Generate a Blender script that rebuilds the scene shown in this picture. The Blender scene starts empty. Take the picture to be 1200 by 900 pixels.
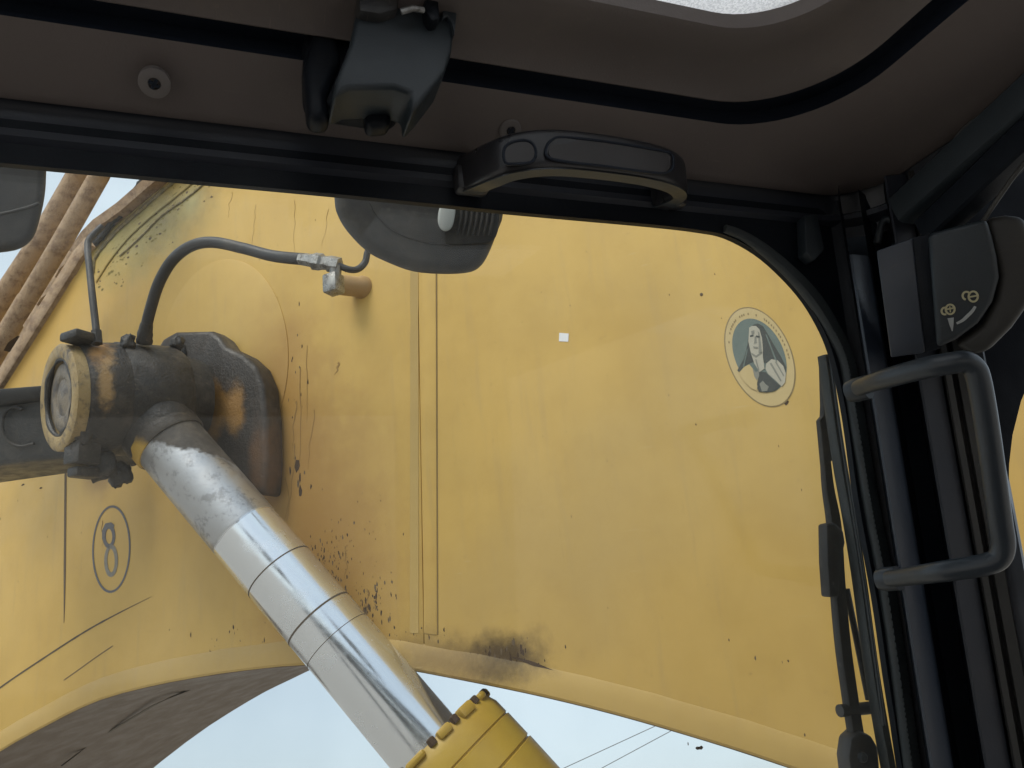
import bpy, bmesh, math, random
import numpy as np
from mathutils import Vector, Matrix, noise
random.seed(7)
C = bpy.context.scene.collection
SC = bpy.context.scene
rad = math.radians

# ------------------------------------------------------------------ frames
# Everything is laid out in the cab's own frame (x right, y forward, z up, eye at the origin, metres);
# TILT sets the machine nose-up on its slope and lifts it to its height above the ground.
d1 = np.array([2400, -20, 900.0]); d2 = np.array([-337, -290, 900.0])
RX = d1/np.linalg.norm(d1)
FY = d2-RX*(d2@RX); FY /= np.linalg.norm(FY)
UZ = -np.cross(RX, FY)
AZ = rad(21.4)
TILT = Matrix.Translation((0, 0, 3.4)) @ Matrix.Rotation(rad(16), 4, Vector((math.cos(AZ), -math.sin(AZ), 0)))

def ray(px, py):
    c = np.array([px-600, 450-py, 900.0])
    return Vector((float(c@RX), float(c@FY), float(c@UZ)))
def on(px, py, n, D):
    r = ray(px, py); return r*(D/r.dot(n))
def aty(px, py, y):
    r = ray(px, py); return r*(y/r.y)
def atx(px, py, x):
    r = ray(px, py); return r*(x/r.x)
def atz(px, py, z):
    r = ray(px, py); return r*(z/r.z)
def atd(px, py, d):
    return ray(px, py)*(d/900.0)

# ------------------------------------------------------------------ camera
cam = bpy.data.objects.new('camera', bpy.data.cameras.new('camera')); C.objects.link(cam)
cr, cu, cf = (Vector((RX[i], FY[i], UZ[i])) for i in range(3))
M = Matrix.Identity(4)
for i in range(3):
    M[i][0], M[i][1], M[i][2] = cr[i], cu[i], -cf[i]
cam.matrix_world = TILT @ M
cam.data.lens = 27; cam.data.sensor_width = 36
cam.data.clip_start = 0.02; cam.data.clip_end = 20000
SC.camera = cam

# ------------------------------------------------------------------ sky, sun, exposure
SUN_EL, SUN_AZ = 45, 232         # degrees: elevation, azimuth (clockwise from +Y)
SC.world = bpy.data.worlds.new('World'); SC.world.use_nodes = True
wt = SC.world.node_tree; wt.nodes.clear()
sky = wt.nodes.new('ShaderNodeTexSky'); sky.sky_type = 'NISHITA'; sky.sun_disc = False
sky.sun_elevation = rad(SUN_EL); sky.sun_rotation = rad(SUN_AZ)
sky.air_density = 1.0; sky.dust_density = 3.0; sky.ozone_density = 1.0
wtc = wt.nodes.new('ShaderNodeTexCoord')
wn = wt.nodes.new('ShaderNodeTexNoise'); wn.inputs['Scale'].default_value = 2.2; wn.inputs['Detail'].default_value = 5
wt.links.new(wtc.outputs['Generated'], wn.inputs['Vector'])
wr = wt.nodes.new('ShaderNodeMapRange'); wr.inputs[1].default_value = .35; wr.inputs[2].default_value = .7
wr.inputs[3].default_value = .5; wr.inputs[4].default_value = .9
wt.links.new(wn.outputs['Fac'], wr.inputs[0])
wm = wt.nodes.new('ShaderNodeMix'); wm.data_type = 'RGBA'
wt.links.new(wr.outputs[0], wm.inputs[0]); wt.links.new(sky.outputs[0], wm.inputs[6])
wm.inputs[7].default_value = (7.0, 8.05, 8.9, 1)       # thin overcast veil in front of the blue
bg = wt.nodes.new('ShaderNodeBackground'); bg.inputs['Strength'].default_value = 0.1
wo = wt.nodes.new('ShaderNodeOutputWorld')
wt.links.new(wm.outputs[2], bg.inputs[0]); wt.links.new(bg.outputs[0], wo.inputs[0])
sl = bpy.data.lights.new('sun', 'SUN'); sl.energy = 1.5; sl.angle = rad(25); sl.color = (1, .95, .87)
so = bpy.data.objects.new('sun', sl); C.objects.link(so)
sd = Vector((math.sin(rad(SUN_AZ))*math.cos(rad(SUN_EL)), math.cos(rad(SUN_AZ))*math.cos(rad(SUN_EL)), math.sin(rad(SUN_EL))))
so.rotation_euler = sd.to_track_quat('Z', 'Y').to_euler(); so.location = (0, 0, 30)
SC.view_settings.view_transform = 'Standard'; SC.view_settings.look = 'None'
SC.view_settings.exposure = 0.36; SC.view_settings.gamma = 1
SC.cycles.max_bounces = 10; SC.cycles.transparent_max_bounces = 16

# ------------------------------------------------------------------ materials
class NT:
    def __init__(s, name):
        s.m = bpy.data.materials.new(name); s.m.use_nodes = True
        s.t = s.m.node_tree; s.b = s.t.nodes['Principled BSDF']
        s.tc = s.t.nodes.new('ShaderNodeTexCoord')
    def n(s, k, **kw):
        x = s.t.nodes.new(k)
        for a, v in kw.items(): setattr(x, a, v)
        return x
    def put(s, sock, v):
        if hasattr(v, 'is_linked') or isinstance(v, bpy.types.NodeSocket): s.t.links.new(v, sock)
        elif isinstance(v, (tuple, list)) and len(v) == 3 and sock.type == 'RGBA': sock.default_value = (*v, 1)
        else: sock.default_value = v
    def vec(s, scale=(1, 1, 1), off=(0, 0, 0), rot=(0, 0, 0)):
        x = s.n('ShaderNodeMapping'); s.put(x.inputs[0], s.tc.outputs['Object'])
        x.inputs['Scale'].default_value = scale; x.inputs['Location'].default_value = off; x.inputs['Rotation'].default_value = rot
        return x.outputs[0]
    def noise(s, scale, detail=4, rough=.6, v=None):
        x = s.n('ShaderNodeTexNoise'); s.put(x.inputs['Vector'], v or s.tc.outputs['Object'])
        x.inputs['Scale'].default_value = scale; x.inputs['Detail'].default_value = detail; x.inputs['Roughness'].default_value = rough
        return x.outputs['Fac']
    def ramp(s, f, a, b, lo=0., hi=1.):
        x = s.n('ShaderNodeMapRange'); x.interpolation_type = 'SMOOTHSTEP'
        s.put(x.inputs[0], f)
        x.inputs[1].default_value = a; x.inputs[2].default_value = b; x.inputs[3].default_value = lo; x.inputs[4].default_value = hi
        return x.outputs[0]
    def math(s, op, a, b=0.):
        x = s.n('ShaderNodeMath', operation=op); s.put(x.inputs[0], a); s.put(x.inputs[1], b); return x.outputs[0]
    def mix(s, f, a, b):
        x = s.n('ShaderNodeMix', data_type='RGBA'); s.put(x.inputs[0], f); s.put(x.inputs[6], a); s.put(x.inputs[7], b); return x.outputs[2]
    def dist(s, c, scale=(1, 1, 1)):
        x = s.n('ShaderNodeVectorMath', operation='SUBTRACT'); s.put(x.inputs[0], s.tc.outputs['Object']); x.inputs[1].default_value = c
        y = s.n('ShaderNodeVectorMath', operation='MULTIPLY'); s.put(y.inputs[0], x.outputs[0]); y.inputs[1].default_value = scale
        z = s.n('ShaderNodeVectorMath', operation='LENGTH'); s.put(z.inputs[0], y.outputs[0]); return z.outputs['Value']
    def dot(s, c, a):
        x = s.n('ShaderNodeVectorMath', operation='SUBTRACT'); s.put(x.inputs[0], s.tc.outputs['Object']); x.inputs[1].default_value = c
        y = s.n('ShaderNodeVectorMath', operation='DOT_PRODUCT'); s.put(y.inputs[0], x.outputs[0]); y.inputs[1].default_value = a
        return y.outputs['Value']
    def spot(s, c, r, soft, amp, nscale, scale=(1, 1, 1)):
        """ragged stain: 1 inside r, fading over soft, edge broken by noise"""
        d = s.dist(c, scale); nz = s.noise(nscale, 6, .65)
        d = s.math('ADD', d, s.math('MULTIPLY', s.math('SUBTRACT', nz, .5), amp))
        return s.ramp(d, r+soft, r-soft)
    def bump(s, h, strength, distance=.002):
        x = s.n('ShaderNodeBump'); x.inputs['Strength'].default_value = strength; x.inputs['Distance'].default_value = distance
        s.put(x.inputs['Height'], h); s.put(s.b.inputs['Normal'], x.outputs[0])
    def done(s, col, rough, metal=0., spec=.5):
        s.put(s.b.inputs['Base Color'], col); s.put(s.b.inputs['Roughness'], rough)
        s.put(s.b.inputs['Metallic'], metal); s.b.inputs['Specular IOR Level'].default_value = spec
        return s.m

def plastic(name, col, rough=.5, grain=900, gs=.25, dust=(.12, .1, .085), dust_amt=.35, spec=.5):
    m = NT(name)
    f = m.ramp(m.noise(9, 6, .7), .45, .75, 0, dust_amt)
    sp = m.ramp(m.noise(140, 3, .6), .62, .8, 0, dust_amt)
    c = m.mix(f, col, dust); c = m.mix(sp, c, dust)
    sc1 = m.ramp(m.noise(30, 3, .5, m.vec((1, 1, 14), (0, 0, 0), (.3, .5, .2))), .66, .74, 0, .3)
    sc2 = m.ramp(m.noise(38, 3, .5, m.vec((16, 1, 1), (3, 1, 2), (.2, .4, .9))), .68, .75, 0, .35)
    c = m.mix(m.math('MULTIPLY', m.math('ADD', sc1, sc2), m.ramp(m.noise(6, 3), .45, .65)), c, tuple(x*1.25 for x in dust))
    m.bump(m.math('ADD', m.noise(grain, 2), m.math('MULTIPLY', m.noise(25, 4), .6)), gs, .0006)
    return m.done(c, m.ramp(m.noise(14, 5), .3, .7, rough-.08, rough+.12), 0, spec)

M_ = {}
M_['headliner'] = plastic('headliner_plastic', (.125, .104, .098), .62, 700, .35, (0.1500, 0.1290, 0.1125), .4, .35)
M_['headliner2'] = plastic('roof_lining', (.122, .103, .096), .6, 700, .3, (0.1656, 0.1368, 0.1152), .45, .35)
M_['groove'] = plastic('groove_rubber', (.010, .015, .026), .6, 500, .2, (0.0160, 0.0160, 0.0200), .2, .3)
M_['frame'] = plastic('frame_paint', (.019, .023, .033), .45, 500, .2, (0.0360, 0.0312, 0.0270), .3)
M_['seal'] = plastic('seal_rubber', (0.0270, 0.0336, 0.0360), .55, 700, .3, (0.0600, 0.0540, 0.0450), .3)
M_['black'] = plastic('black_plastic', (.008, .0105, .015), .42, 800, .25, (0.0225, 0.0203, 0.0180), .25, .15)
M_['matte'] = plastic('matte_black_trim', (.0045, .005, .007), .7, 700, .25, (.012, .011, .01), .2, .05)
M_['teal'] = plastic('dark_latch_plastic', (.016, .023, .029), .5, 800, .25, (0.0385, 0.0358, 0.0330), .25)
M_['blue'] = plastic('bluegrey_paint', (.028, .036, .052), .35, 600, .15, (0.0600, 0.0550, 0.0500), .3)
M_['olive'] = plastic('grey_brown_paint', (.028, .027, .025), .5, 600, .2, (0.0600, 0.0500, 0.0400), .3)
M_['housing'] = plastic('lock_housing_plastic', (.020, .027, .033), .5, 900, .3, (0.0480, 0.0420, 0.0360), .25)
M_['tube'] = plastic('handle_paint', (.030, .037, .045), .38, 500, .2, (0.0650, 0.0600, 0.0500), .3)
M_['lamp'] = plastic('lamp_housing_plastic', (.018, .0185, .0205), .55, 600, .35, (0.1040, 0.0920, 0.0760), .5)
M_['hose'] = plastic('hose_rubber', (.03, .03, .032), .5, 500, .4, (.12, .1, .08), .5)
M_['grip'] = plastic('grip_plastic', (0.0210, 0.0210, 0.0245), .3, 900, .15, (0.0420, 0.0385, 0.0350), .2)
M_['inlay'] = plastic('grip_inlay', (0.0375, 0.0345, 0.0353), .5, 900, .3, (0.0450, 0.0413, 0.0375), .3)

def yellow(name, spots=(), base=(.67, .442, .122)):
    """weathered ochre machine paint; spots = list of (centre, radius, soft, amp, scale, colour, amount, stretch)"""
    m = NT(name)
    c = m.mix(m.ramp(m.noise(3.5, 6, .65), .35, .7), base, (base[0]*.88, base[1]*.86, base[2]*.82))
    c = m.mix(m.ramp(m.noise(7, 4, .6, m.vec((6, 6, .5))), .5, .85, 0, .3), c, (.42, .30, .14))     # rain streaks
    c = m.mix(m.ramp(m.noise(55, 5, .7), .63, .76, 0, .35), c, (.30, .19, .075))                      # freckles of grime
    c = m.mix(m.ramp(m.noise(1.6, 3, .5), .45, .75, 0, .35), c, (.60, .46, .22))                       # chalky fading
    for (ct, r, soft, amp, sc, col, amt, st) in spots:
        f = m.math('MULTIPLY', m.spot(ct, r, soft, amp, sc, st), amt)
        c = m.mix(f, c, col)
    f1 = m.ramp(m.noise(16, 3, .5, m.vec((1, 1, 12), (0, 0, 0), (.5, .3, .6))), .68, .76, 0, .45)
    f2 = m.ramp(m.noise(20, 3, .5, m.vec((10, 10, .6), (2, 3, 1))), .66, .78, 0, .4)
    c = m.mix(m.math('MULTIPLY', f1, m.ramp(m.noise(3, 3), .45, .65)), c, (.66, .50, .24))
    c = m.mix(m.math('MULTIPLY', f2, m.ramp(m.noise(2.5, 4), .42, .68)), c, (.42, .27, .09))
    c = m.mix(m.ramp(m.noise(1.1, 5, .6), .5, .8, 0, .22), c, (.52, .36, .13))
    h = m.math('ADD', m.math('MULTIPLY', m.noise(2.2, 3, .5), 5.0), m.math('MULTIPLY', m.noise(70, 4, .6), .05))
    m.bump(h, .22, .004)
    return m.done(c, m.ramp(m.noise(11, 5, .6), .3, .75, .36, .58), 0, .45)

def grimy(name, base, grime, lo, hi, scale=18, rough=.6, metal=0., bump=.6, extra=()):
    m = NT(name)
    f = m.ramp(m.noise(scale, 8, .7), lo, hi)
    c = m.mix(f, base, grime)
    c = m.mix(m.ramp(m.noise(scale*5, 5, .7), .6, .75, 0, .6), c, (.20, .15, .10))
    for (ct, r, soft, amp, sc, col, amt, st) in extra:
        c = m.mix(m.math('MULTIPLY', m.spot(ct, r, soft, amp, sc, st), amt), c, col)
    m.bump(m.math('ADD', m.noise(scale*2, 8, .75), m.noise(scale*9, 4)), bump, .004)
    return m.done(c, m.ramp(m.noise(scale*1.7, 5), .35, .7, rough-.15, rough+.15), metal)

M_['grease'] = grimy('greasy_black_metal', (.022, .02, .019), (.062, .052, .045), .45, .72, 16, .5)
M_['capring'] = grimy('dirty_yellow_ring', (.36, .26, .12), (.10, .08, .06), .48, .66, 22, .6)
M_['capface'] = grimy('scraped_cap_face', (.24, .2, .15), (.10, .09, .085), .4, .65, 26, .5)
M_['pipe'] = grimy('dusty_tan_pipe', (.48, .33, .20), (.24, .145, .08), .42, .68, 34, .65, 0, .9)
M_['steel'] = grimy('zinc_fitting', (.34, .34, .33), (.12, .11, .1), .45, .7, 60, .4, .7, .3)
M_['darkblock'] = grimy('dark_grey_block', (.04, .043, .047), (.07, .068, .065), .5, .7, 14, .5)
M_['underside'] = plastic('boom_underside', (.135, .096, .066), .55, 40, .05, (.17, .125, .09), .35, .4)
M_['ribdark'] = plastic('lamp_rib_plastic', (.02, .02, .02), .5)

def simple(name, col, rough=.5, metal=0., var=.15, scale=60):
    m = NT(name)
    c = m.mix(m.noise(scale, 5, .65), col, tuple(x*(1-var*2) for x in col))
    return m.done(c, rough, metal)
M_['mould'] = grimy('weld_mould', (.17, .14, .07), (.36, .28, .12), .45, .65, 45, .8, 0, .8)
M_['chip'] = simple('rust_chip', (.085, .048, .024), .8, 0, .3)
M_['drip'] = simple('brown_drip', (.15, .105, .06), .7)
M_['scratch'] = simple('dark_scratch', (.10, .075, .05), .7)
M_['ink'] = simple('grey_marker_paint', (.19, .19, .21), .6, 0, .3, 120)
M_['ink2'] = simple('faded_marker_paint', (.36, .335, .29), .6, 0, .3, 120)
M_['wash'] = simple('bare_washer', (.165, .146, .14), .6)
M_['decal'] = simple('pale_yellow_print', (.55, .5, .3), .6, 0, .2, 300)
M_['decalw'] = simple('worn_white_print', (.42, .43, .42), .6, 0, .2, 300)
M_['white'] = simple('painted_reflection', (.85, .86, .87), .4, 0, .02)  # flat white that imitates a bright reflection in the glass
M_['wire'] = simple('wire_grey', (.2, .21, .22), .6)
M_['lens'] = simple('clear_lens', (.5, .52, .5), .15, 0, .1)
M_['s_rim'] = simple('sticker_cream', (.60, .46, .22), .5, 0, .06)
M_['s_edge'] = simple('sticker_edge_line', (.32, .24, .11), .6)
M_['s_bg'] = simple('sticker_grey_green', (.17, .22, .20), .5, 0, .2, 40)
M_['s_dark'] = simple('sticker_dark', (.07, .08, .075), .5, 0, .2, 60)
M_['s_face'] = simple('sticker_pale', (.50, .47, .38), .5, 0, .1, 90)
M_['s_shade'] = simple('sticker_mid_grey', (.26, .26, .22), .5, 0, .1, 90)

def glass_mat(name, tint=(.97, .985, .975)):
    m = NT(name); t = m.t
    tr = m.n('ShaderNodeBsdfTransparent'); tr.inputs[0].default_value = (*tint, 1)
    gl = m.n('ShaderNodeBsdfGlossy'); gl.inputs['Roughness'].default_value = .01
    lw = m.n('ShaderNodeLayerWeight'); lw.inputs[0].default_value = .5
    fr = m.math('ADD', m.math('MULTIPLY', m.math('POWER', lw.outputs['Facing'], 5.), .5), .016)
    mx = m.n('ShaderNodeMixShader')
    m.put(mx.inputs[0], fr); m.put(mx.inputs[1], tr.outputs[0]); m.put(mx.inputs[2], gl.outputs[0])
    df = m.n('ShaderNodeBsdfDiffuse'); df.inputs[0].default_value = (.8, .79, .75, 1)
    tl_ = m.n('ShaderNodeBsdfTranslucent'); tl_.inputs[0].default_value = (.8, .79, .75, 1)
    dm = m.n('ShaderNodeMixShader'); m.put(dm.inputs[1], df.outputs[0]); m.put(dm.inputs[2], tl_.outputs[0])
    dust = m.math('ADD', m.ramp(m.noise(4, 7, .6, m.vec((1, 1, .5))), .35, .75, .010, .034), m.ramp(m.noise(130, 3, .6), .66, .8, 0., .02))
    mx2 = m.n('ShaderNodeMixShader'); m.put(mx2.inputs[0], dust); m.put(mx2.inputs[1], mx.outputs[0]); m.put(mx2.inputs[2], dm.outputs[0])
    m.put(t.nodes['Material Output'].inputs[0], mx2.outputs[0]); return m.m
M_['glass'] = glass_mat('window_glass')

# ------------------------------------------------------------------ object helpers
ORIG = {}
def thing(name, label, cat, base, group=None, kind=None):
    o = bpy.data.objects.new(name, None); o.empty_display_size = .1; C.objects.link(o)
    base = Vector(base); o.matrix_world = TILT @ Matrix.Translation(base)
    ORIG[o] = base
    o['label'] = label; o['category'] = cat
    if group: o['group'] = group
    return o
def link(name, bm, mat, parent=None, base=None, smooth=40, label=None, cat=None, group=None, kind=None):
    bmesh.ops.recalc_face_normals(bm, faces=bm.faces[:])
    top = parent
    org = ORIG[parent] if parent is not None else Vector(base if base is not None else (0, 0, 0))
    for v in bm.verts: v.co = v.co-org
    me = bpy.data.meshes.new(name); bm.to_mesh(me); bm.free()
    mats = mat if isinstance(mat, (list, tuple)) else [mat]
    for m in mats: me.materials.append(m)
    if smooth:
        me.shade_smooth(); me.set_sharp_from_angle(angle=rad(smooth))
    o = bpy.data.objects.new(name, me); C.objects.link(o); ORIG[o] = org
    if parent is not None: o.parent = parent
    else: o.matrix_world = TILT @ Matrix.Translation(org)
    if label: o['label'] = label
    if cat: o['category'] = cat
    if group: o['group'] = group
    if kind: o['kind'] = kind
    return o

def crom(pts, k=6, closed=False):
    pts = [Vector(p) for p in pts]; n = len(pts); out = []
    for i in range(n if closed else n-1):
        g = (lambda j: pts[j % n]) if closed else (lambda j: pts[max(0, min(n-1, j))])
        a, b, c, d = g(i-1), g(i), g(i+1), g(i+2)
        for q in range(k):
            t = q/k
            out.append(.5*((2*b)+(c-a)*t+(2*a-5*b+4*c-d)*t*t+(3*b-a-3*c+d)*t**3))
    if not closed: out.append(pts[-1])
    return out

def tube(bm, pts, r, seg=14, closed=False, caps=True, flat=None, mi=0):
    """swept round (or flattened) section; r number or list"""
    pts = [Vector(p) for p in pts]; n = len(pts)
    rs = r if isinstance(r, (list, tuple)) else [r]*n
    tang = []
    for i in range(n):
        if closed: t = pts[(i+1) % n]-pts[i-1]
        else: t = pts[min(n-1, i+1)]-pts[max(0, i-1)]
        tang.append(t.normalized())
    up = Vector((0, 0, 1)) if abs(tang[0].z) < .9 else Vector((0, 1, 0))
    if flat: up = Vector(flat[0])
    nrm = (up-tang[0]*up.dot(tang[0])).normalized(); rings = []
    for i in range(n):
        if flat: nrm = (Vector(flat[0])-tang[i]*Vector(flat[0]).dot(tang[i])).normalized()
        else: nrm = (nrm-tang[i]*nrm.dot(tang[i])).normalized()
        bn = tang[i].cross(nrm); ring = []
        for q in range(seg):
            a = 2*math.pi*q/seg
            cu_, cv_ = math.cos(a), math.sin(a)
            if flat:
                p_ = flat[2] if len(flat) > 2 else 4
                cu_ = math.copysign(abs(cu_)**(2/p_), cu_); cv_ = math.copysign(abs(cv_)**(2/p_), cv_)
                ring.append(bm.verts.new(pts[i]+nrm*cu_*rs[i]*flat[1]+bn*cv_*rs[i]))
            else: ring.append(bm.verts.new(pts[i]+nrm*cu_*rs[i]+bn*cv_*rs[i]))
        rings.append(ring)
    fs = []
    for i in range(n if closed else n-1):
        A, B = rings[i], rings[(i+1) % n]
        for q in range(seg): fs.append(bm.faces.new((A[q], A[(q+1) % seg], B[(q+1) % seg], B[q])))
    if caps and not closed:
        fs.append(bm.faces.new(rings[0][::-1])); fs.append(bm.faces.new(rings[-1]))
    for f in fs: f.material_index = mi
    return bm

def prism(bm, pts, ext, bevel=0., seg=2, mi=0):
    """closed polygon extruded by vector ext, edges rounded"""
    b2 = bmesh.new()
    a = [b2.verts.new(Vector(p)) for p in pts]; e = Vector(ext)
    c = [b2.verts.new(Vector(p)+e) for p in pts]; n = len(pts)
    b2.faces.new(a); b2.faces.new(c[::-1])
    for i in range(n): b2.faces.new((a[i], c[i], c[(i+1) % n], a[(i+1) % n]))
    bmesh.ops.recalc_face_normals(b2, faces=b2.faces[:])
    if bevel:
        ed = [x for x in b2.edges if x.calc_face_angle(0) > rad(28)]
        bmesh.ops.bevel(b2, geom=ed, offset=bevel, segments=seg, profile=.5, affect='EDGES', clamp_overlap=True)
    bmesh.ops.triangulate(b2, faces=[f for f in b2.faces if len(f.verts) > 4])
    for f in b2.faces: f.material_index = mi
    me = bpy.data.meshes.new('tmp'); b2.to_mesh(me); b2.free(); bm.from_mesh(me); bpy.data.meshes.remove(me)
    return bm

def basis(ax):
    ax = Vector(ax).normalized()
    u = ax.cross(Vector((0, 0, 1)));  u = u.normalized() if u.length > .05 else Vector((1, 0, 0))
    return ax, u, u.cross(ax).normalized()
def lathe(bm, c, ax, prof, seg=48, mi=0, wob=0.):
    """prof: list of (distance along the axis, radius)"""
    ax, u, v = basis(ax); c = Vector(c); rings = []
    for (s, r) in prof:
        ring = []
        for q in range(seg):
            a = 2*math.pi*q/seg
            rr = r
            if wob: rr += wob*noise.noise(Vector((math.cos(a)*3, math.sin(a)*3, s*25)))
            ring.append(bm.verts.new(c+ax*s+(u*math.cos(a)+v*math.sin(a))*rr))
        rings.append(ring)
    for A, B in zip(rings, rings[1:]):
        for q in range(seg): bm.faces.new((A[q], A[(q+1) % seg], B[(q+1) % seg], B[q])).material_index = mi
    for ring in (rings[0], rings[-1]): bm.faces.new(ring).material_index = mi
    return bm
def box(bm, c, ux, uy, uz, hx, hy, hz, bevel=0.):
    c = Vector(c); ux, uy, uz = Vector(ux).normalized(), Vector(uy).normalized(), Vector(uz).normalized()
    pts = [c+ux*a*hx+uy*b*hy-uz*hz for a, b in ((-1, -1), (1, -1), (1, 1), (-1, 1))]
    return prism(bm, pts, uz*2*hz, bevel)
def ribbon(bm, pts, up, w, th, mi=0):
    """thin flat strip that follows pts in a plane whose normal is up; w half widths"""
    pts = [Vector(p) for p in pts]; n = len(pts); ws = w if isinstance(w, (list, tuple)) else [w]*n
    up = Vector(up).normalized(); L = []; Rr = []
    for i in range(n):
        t = (pts[min(n-1, i+1)]-pts[max(0, i-1)]).normalized(); s = t.cross(up).normalized()
        L.append(pts[i]+s*ws[i]); Rr.append(pts[i]-s*ws[i])
    top = [(bm.verts.new(a+up*th), bm.verts.new(b+up*th)) for a, b in zip(L, Rr)]
    bot = [(bm.verts.new(a), bm.verts.new(b)) for a, b in zip(L, Rr)]
    for i in range(n-1):
        for f in ((top[i][0], top[i+1][0], top[i+1][1], top[i][1]), (top[i][0], bot[i][0], bot[i+1][0], top[i+1][0]), (top[i][1], top[i+1][1], bot[i+1][1], bot[i][1])):
            bm.faces.new(f).material_index = mi
    for i in (0, n-1): bm.faces.new((top[i][0], top[i][1], bot[i][1], bot[i][0])).material_index = mi
    return bm
B = bmesh.new

# ------------------------------------------------------------------ ground and sky base
gm = NT('dry_earth')
gc = gm.mix(gm.noise(.05, 6, .6), (.46, .41, .35), (.36, .315, .27))
gm.bump(gm.noise(2, 6), .6, .1); gm.done(gc, .9)
bm = B(); bmesh.ops.create_grid(bm, x_segments=40, y_segments=40, size=8000)
gme = bpy.data.meshes.new('ground'); bm.to_mesh(gme); bm.free(); gme.materials.append(gm.m)
go = bpy.data.objects.new('ground', gme); C.objects.link(go); go['kind'] = 'structure'

# ------------------------------------------------------------------ the cab
cab = thing('excavator_cab', 'dark excavator cab interior with brown roof lining, black window frame and right pillar', 'cab', (0, 0, -1.2))
LEAN = rad(5)
GN = Vector((0, math.cos(LEAN), math.sin(LEAN)))          # windscreen normal (leans back at the top)
GY = .50
GD = GN.dot(aty(600, 250, GY))
def gl(px, py, off=0.): return on(px, py, GN, GD+off)
gup = Vector((0, -math.sin(LEAN), math.cos(LEAN)))

# roof lining, groove and header are swept from the front wall round the corner to the right wall
XL, YB = -.75, -.9
def corner(fy, fz, rx, rz, r):
    """one profile line: along the front at y=fy, a rounded corner, then back along the right at x=rx"""
    out = [Vector((x, fy, fz)) for x in np.linspace(XL, rx-r-.001, 14)]
    for k in range(15):
        t = k/14*math.pi/2
        z = fz+(rz-fz)*(k/14)
        out.append(Vector((rx-r+r*math.sin(t), fy-r+r*math.cos(t), z)))
    out += [Vector((rx, y, rz)) for y in np.linspace(fy-r-.001, YB, 12)]
    return out
def sheet(lines, name, mat, parent, th=0., smooth=50):
    bm = B(); V = [[bm.verts.new(p) for p in ln] for ln in lines]
    for a, b in zip(V, V[1:]):
        for i in range(len(a)-1): bm.faces.new((a[i], a[i+1], b[i+1], b[i]))
    if th:
        bmesh.ops.recalc_face_normals(bm, faces=bm.faces[:])
        bmesh.ops.solidify(bm, geom=bm.faces[:], thickness=th)
    return link(name, bm, mat, parent, smooth=smooth)
HZ = .378                                                   # height of the roof hatch edge
hy = .348*HZ/.36; hx = .380*HZ/.36
roof = [corner(hy, HZ+.012, hx, HZ+.012, .075), corner(hy+.001, HZ+.001, hx+.001, HZ+.001, .075), corner(hy+.006, HZ-.002, hx+.006, HZ-.002, .075),
        corner(.392, .3775, .412, .3775, .08), corner(.408, .374, .430, .374, .085), corner(.417, .369, .440, .369, .09), corner(.4225, .3636, .446, .3636, .09), corner(.424, .364, .447, .364, .09)]
sheet(roof, 'roof_lining', M_['headliner2'], cab)
sheet([corner(.424, .364, .447, .364, .09), corner(.430, .372, .455, .372, .09), corner(.444, .372, .468, .372, .09), corner(.4405, .3556, .4640, .3556, .09)],
      'lining_groove', M_['groove'], cab)
sheet([corner(.4405, .3556, .4640, .3556, .09), corner(.437, .3543, .4605, .3543, .09), corner(.442, .3515, .470, .352, .09), corner(.462, .342, .515, .342, .08), corner(.478, .3345, .548, .3345, .06), corner(.4835, .3315, .557, .331, .05), corner(.4855, .332, .559, .331, .05)],
      'header_panel', M_['headliner'], cab)
sheet([corner(.4855, .332, .559, .331, .05), corner(.491, .3365, .563, .333, .05), corner(.4925, .334, .5645, .329, .05), corner(.4965, .319, .566, .316, .05),
       corner(.4955, .3172, .564, .314, .05), corner(.4925, .3155, .560, .312, .05), corner(.4925, .3105, .560, .307, .05), corner(.4955, .308, .564, .304, .05),
       corner(.4985, .3065, .568, .302, .05), corner(.4995, .298, .569, .290, .05)],
      'header_rail', M_['frame'], cab)
# roof skin above everything, with the hatch opening
bm = B()
zr = .42
for (x0, x1, y0, y1) in ((XL, .62, hy+.02, .56), (hx+.02, .62, YB, hy+.02), (XL, hx+.02, YB, -.05), (XL, -.35, -.05, hy+.02)):
    prism(bm, [(x0, y0, zr), (x1, y0, zr), (x1, y1, zr), (x0, y1, zr)], (0, 0, .04))
link('roof_skin', bm, M_['frame'], cab, smooth=0)
# rest of the shell: left wall, rear wall, right wall behind the window, floor (all behind or below the view)
bm = B()
def slab(x0, x1, y0, y1, z0, z1): prism(bm, [(x0, y0, z0), (x1, y0, z0), (x1, y1, z0), (x0, y1, z0)], (0, 0, z1-z0))
slab(XL-.04, .62, YB, .60, -1.25, -1.2)                      # floor
slab(XL-.04, XL, YB, .56, -1.2, -.6); slab(XL-.04, XL, YB, -.75, -.6, .46); slab(XL-.04, XL, .46, .56, -.6, .46); slab(XL-.04, XL, -.75, .46, .33, .46)
slab(XL-.04, .62, YB-.04, YB, -1.2, -.35); slab(XL-.04, -.5, YB-.04, YB, -.35, .46); slab(.42, .62, YB-.04, YB, -.35, .46); slab(-.5, .42, YB-.04, YB, .25, .46)
slab(.58, .62, YB, .40, -1.2, -.45); slab(.58, .62, YB, -.60, -.45, .46)
slab(.58, .62, -.60, .40, .335, .46)
slab(XL, .62, .58, .62, -1.2, -.62)
link('shell_panel', bm, M_['frame'], cab, smooth=0)
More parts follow.
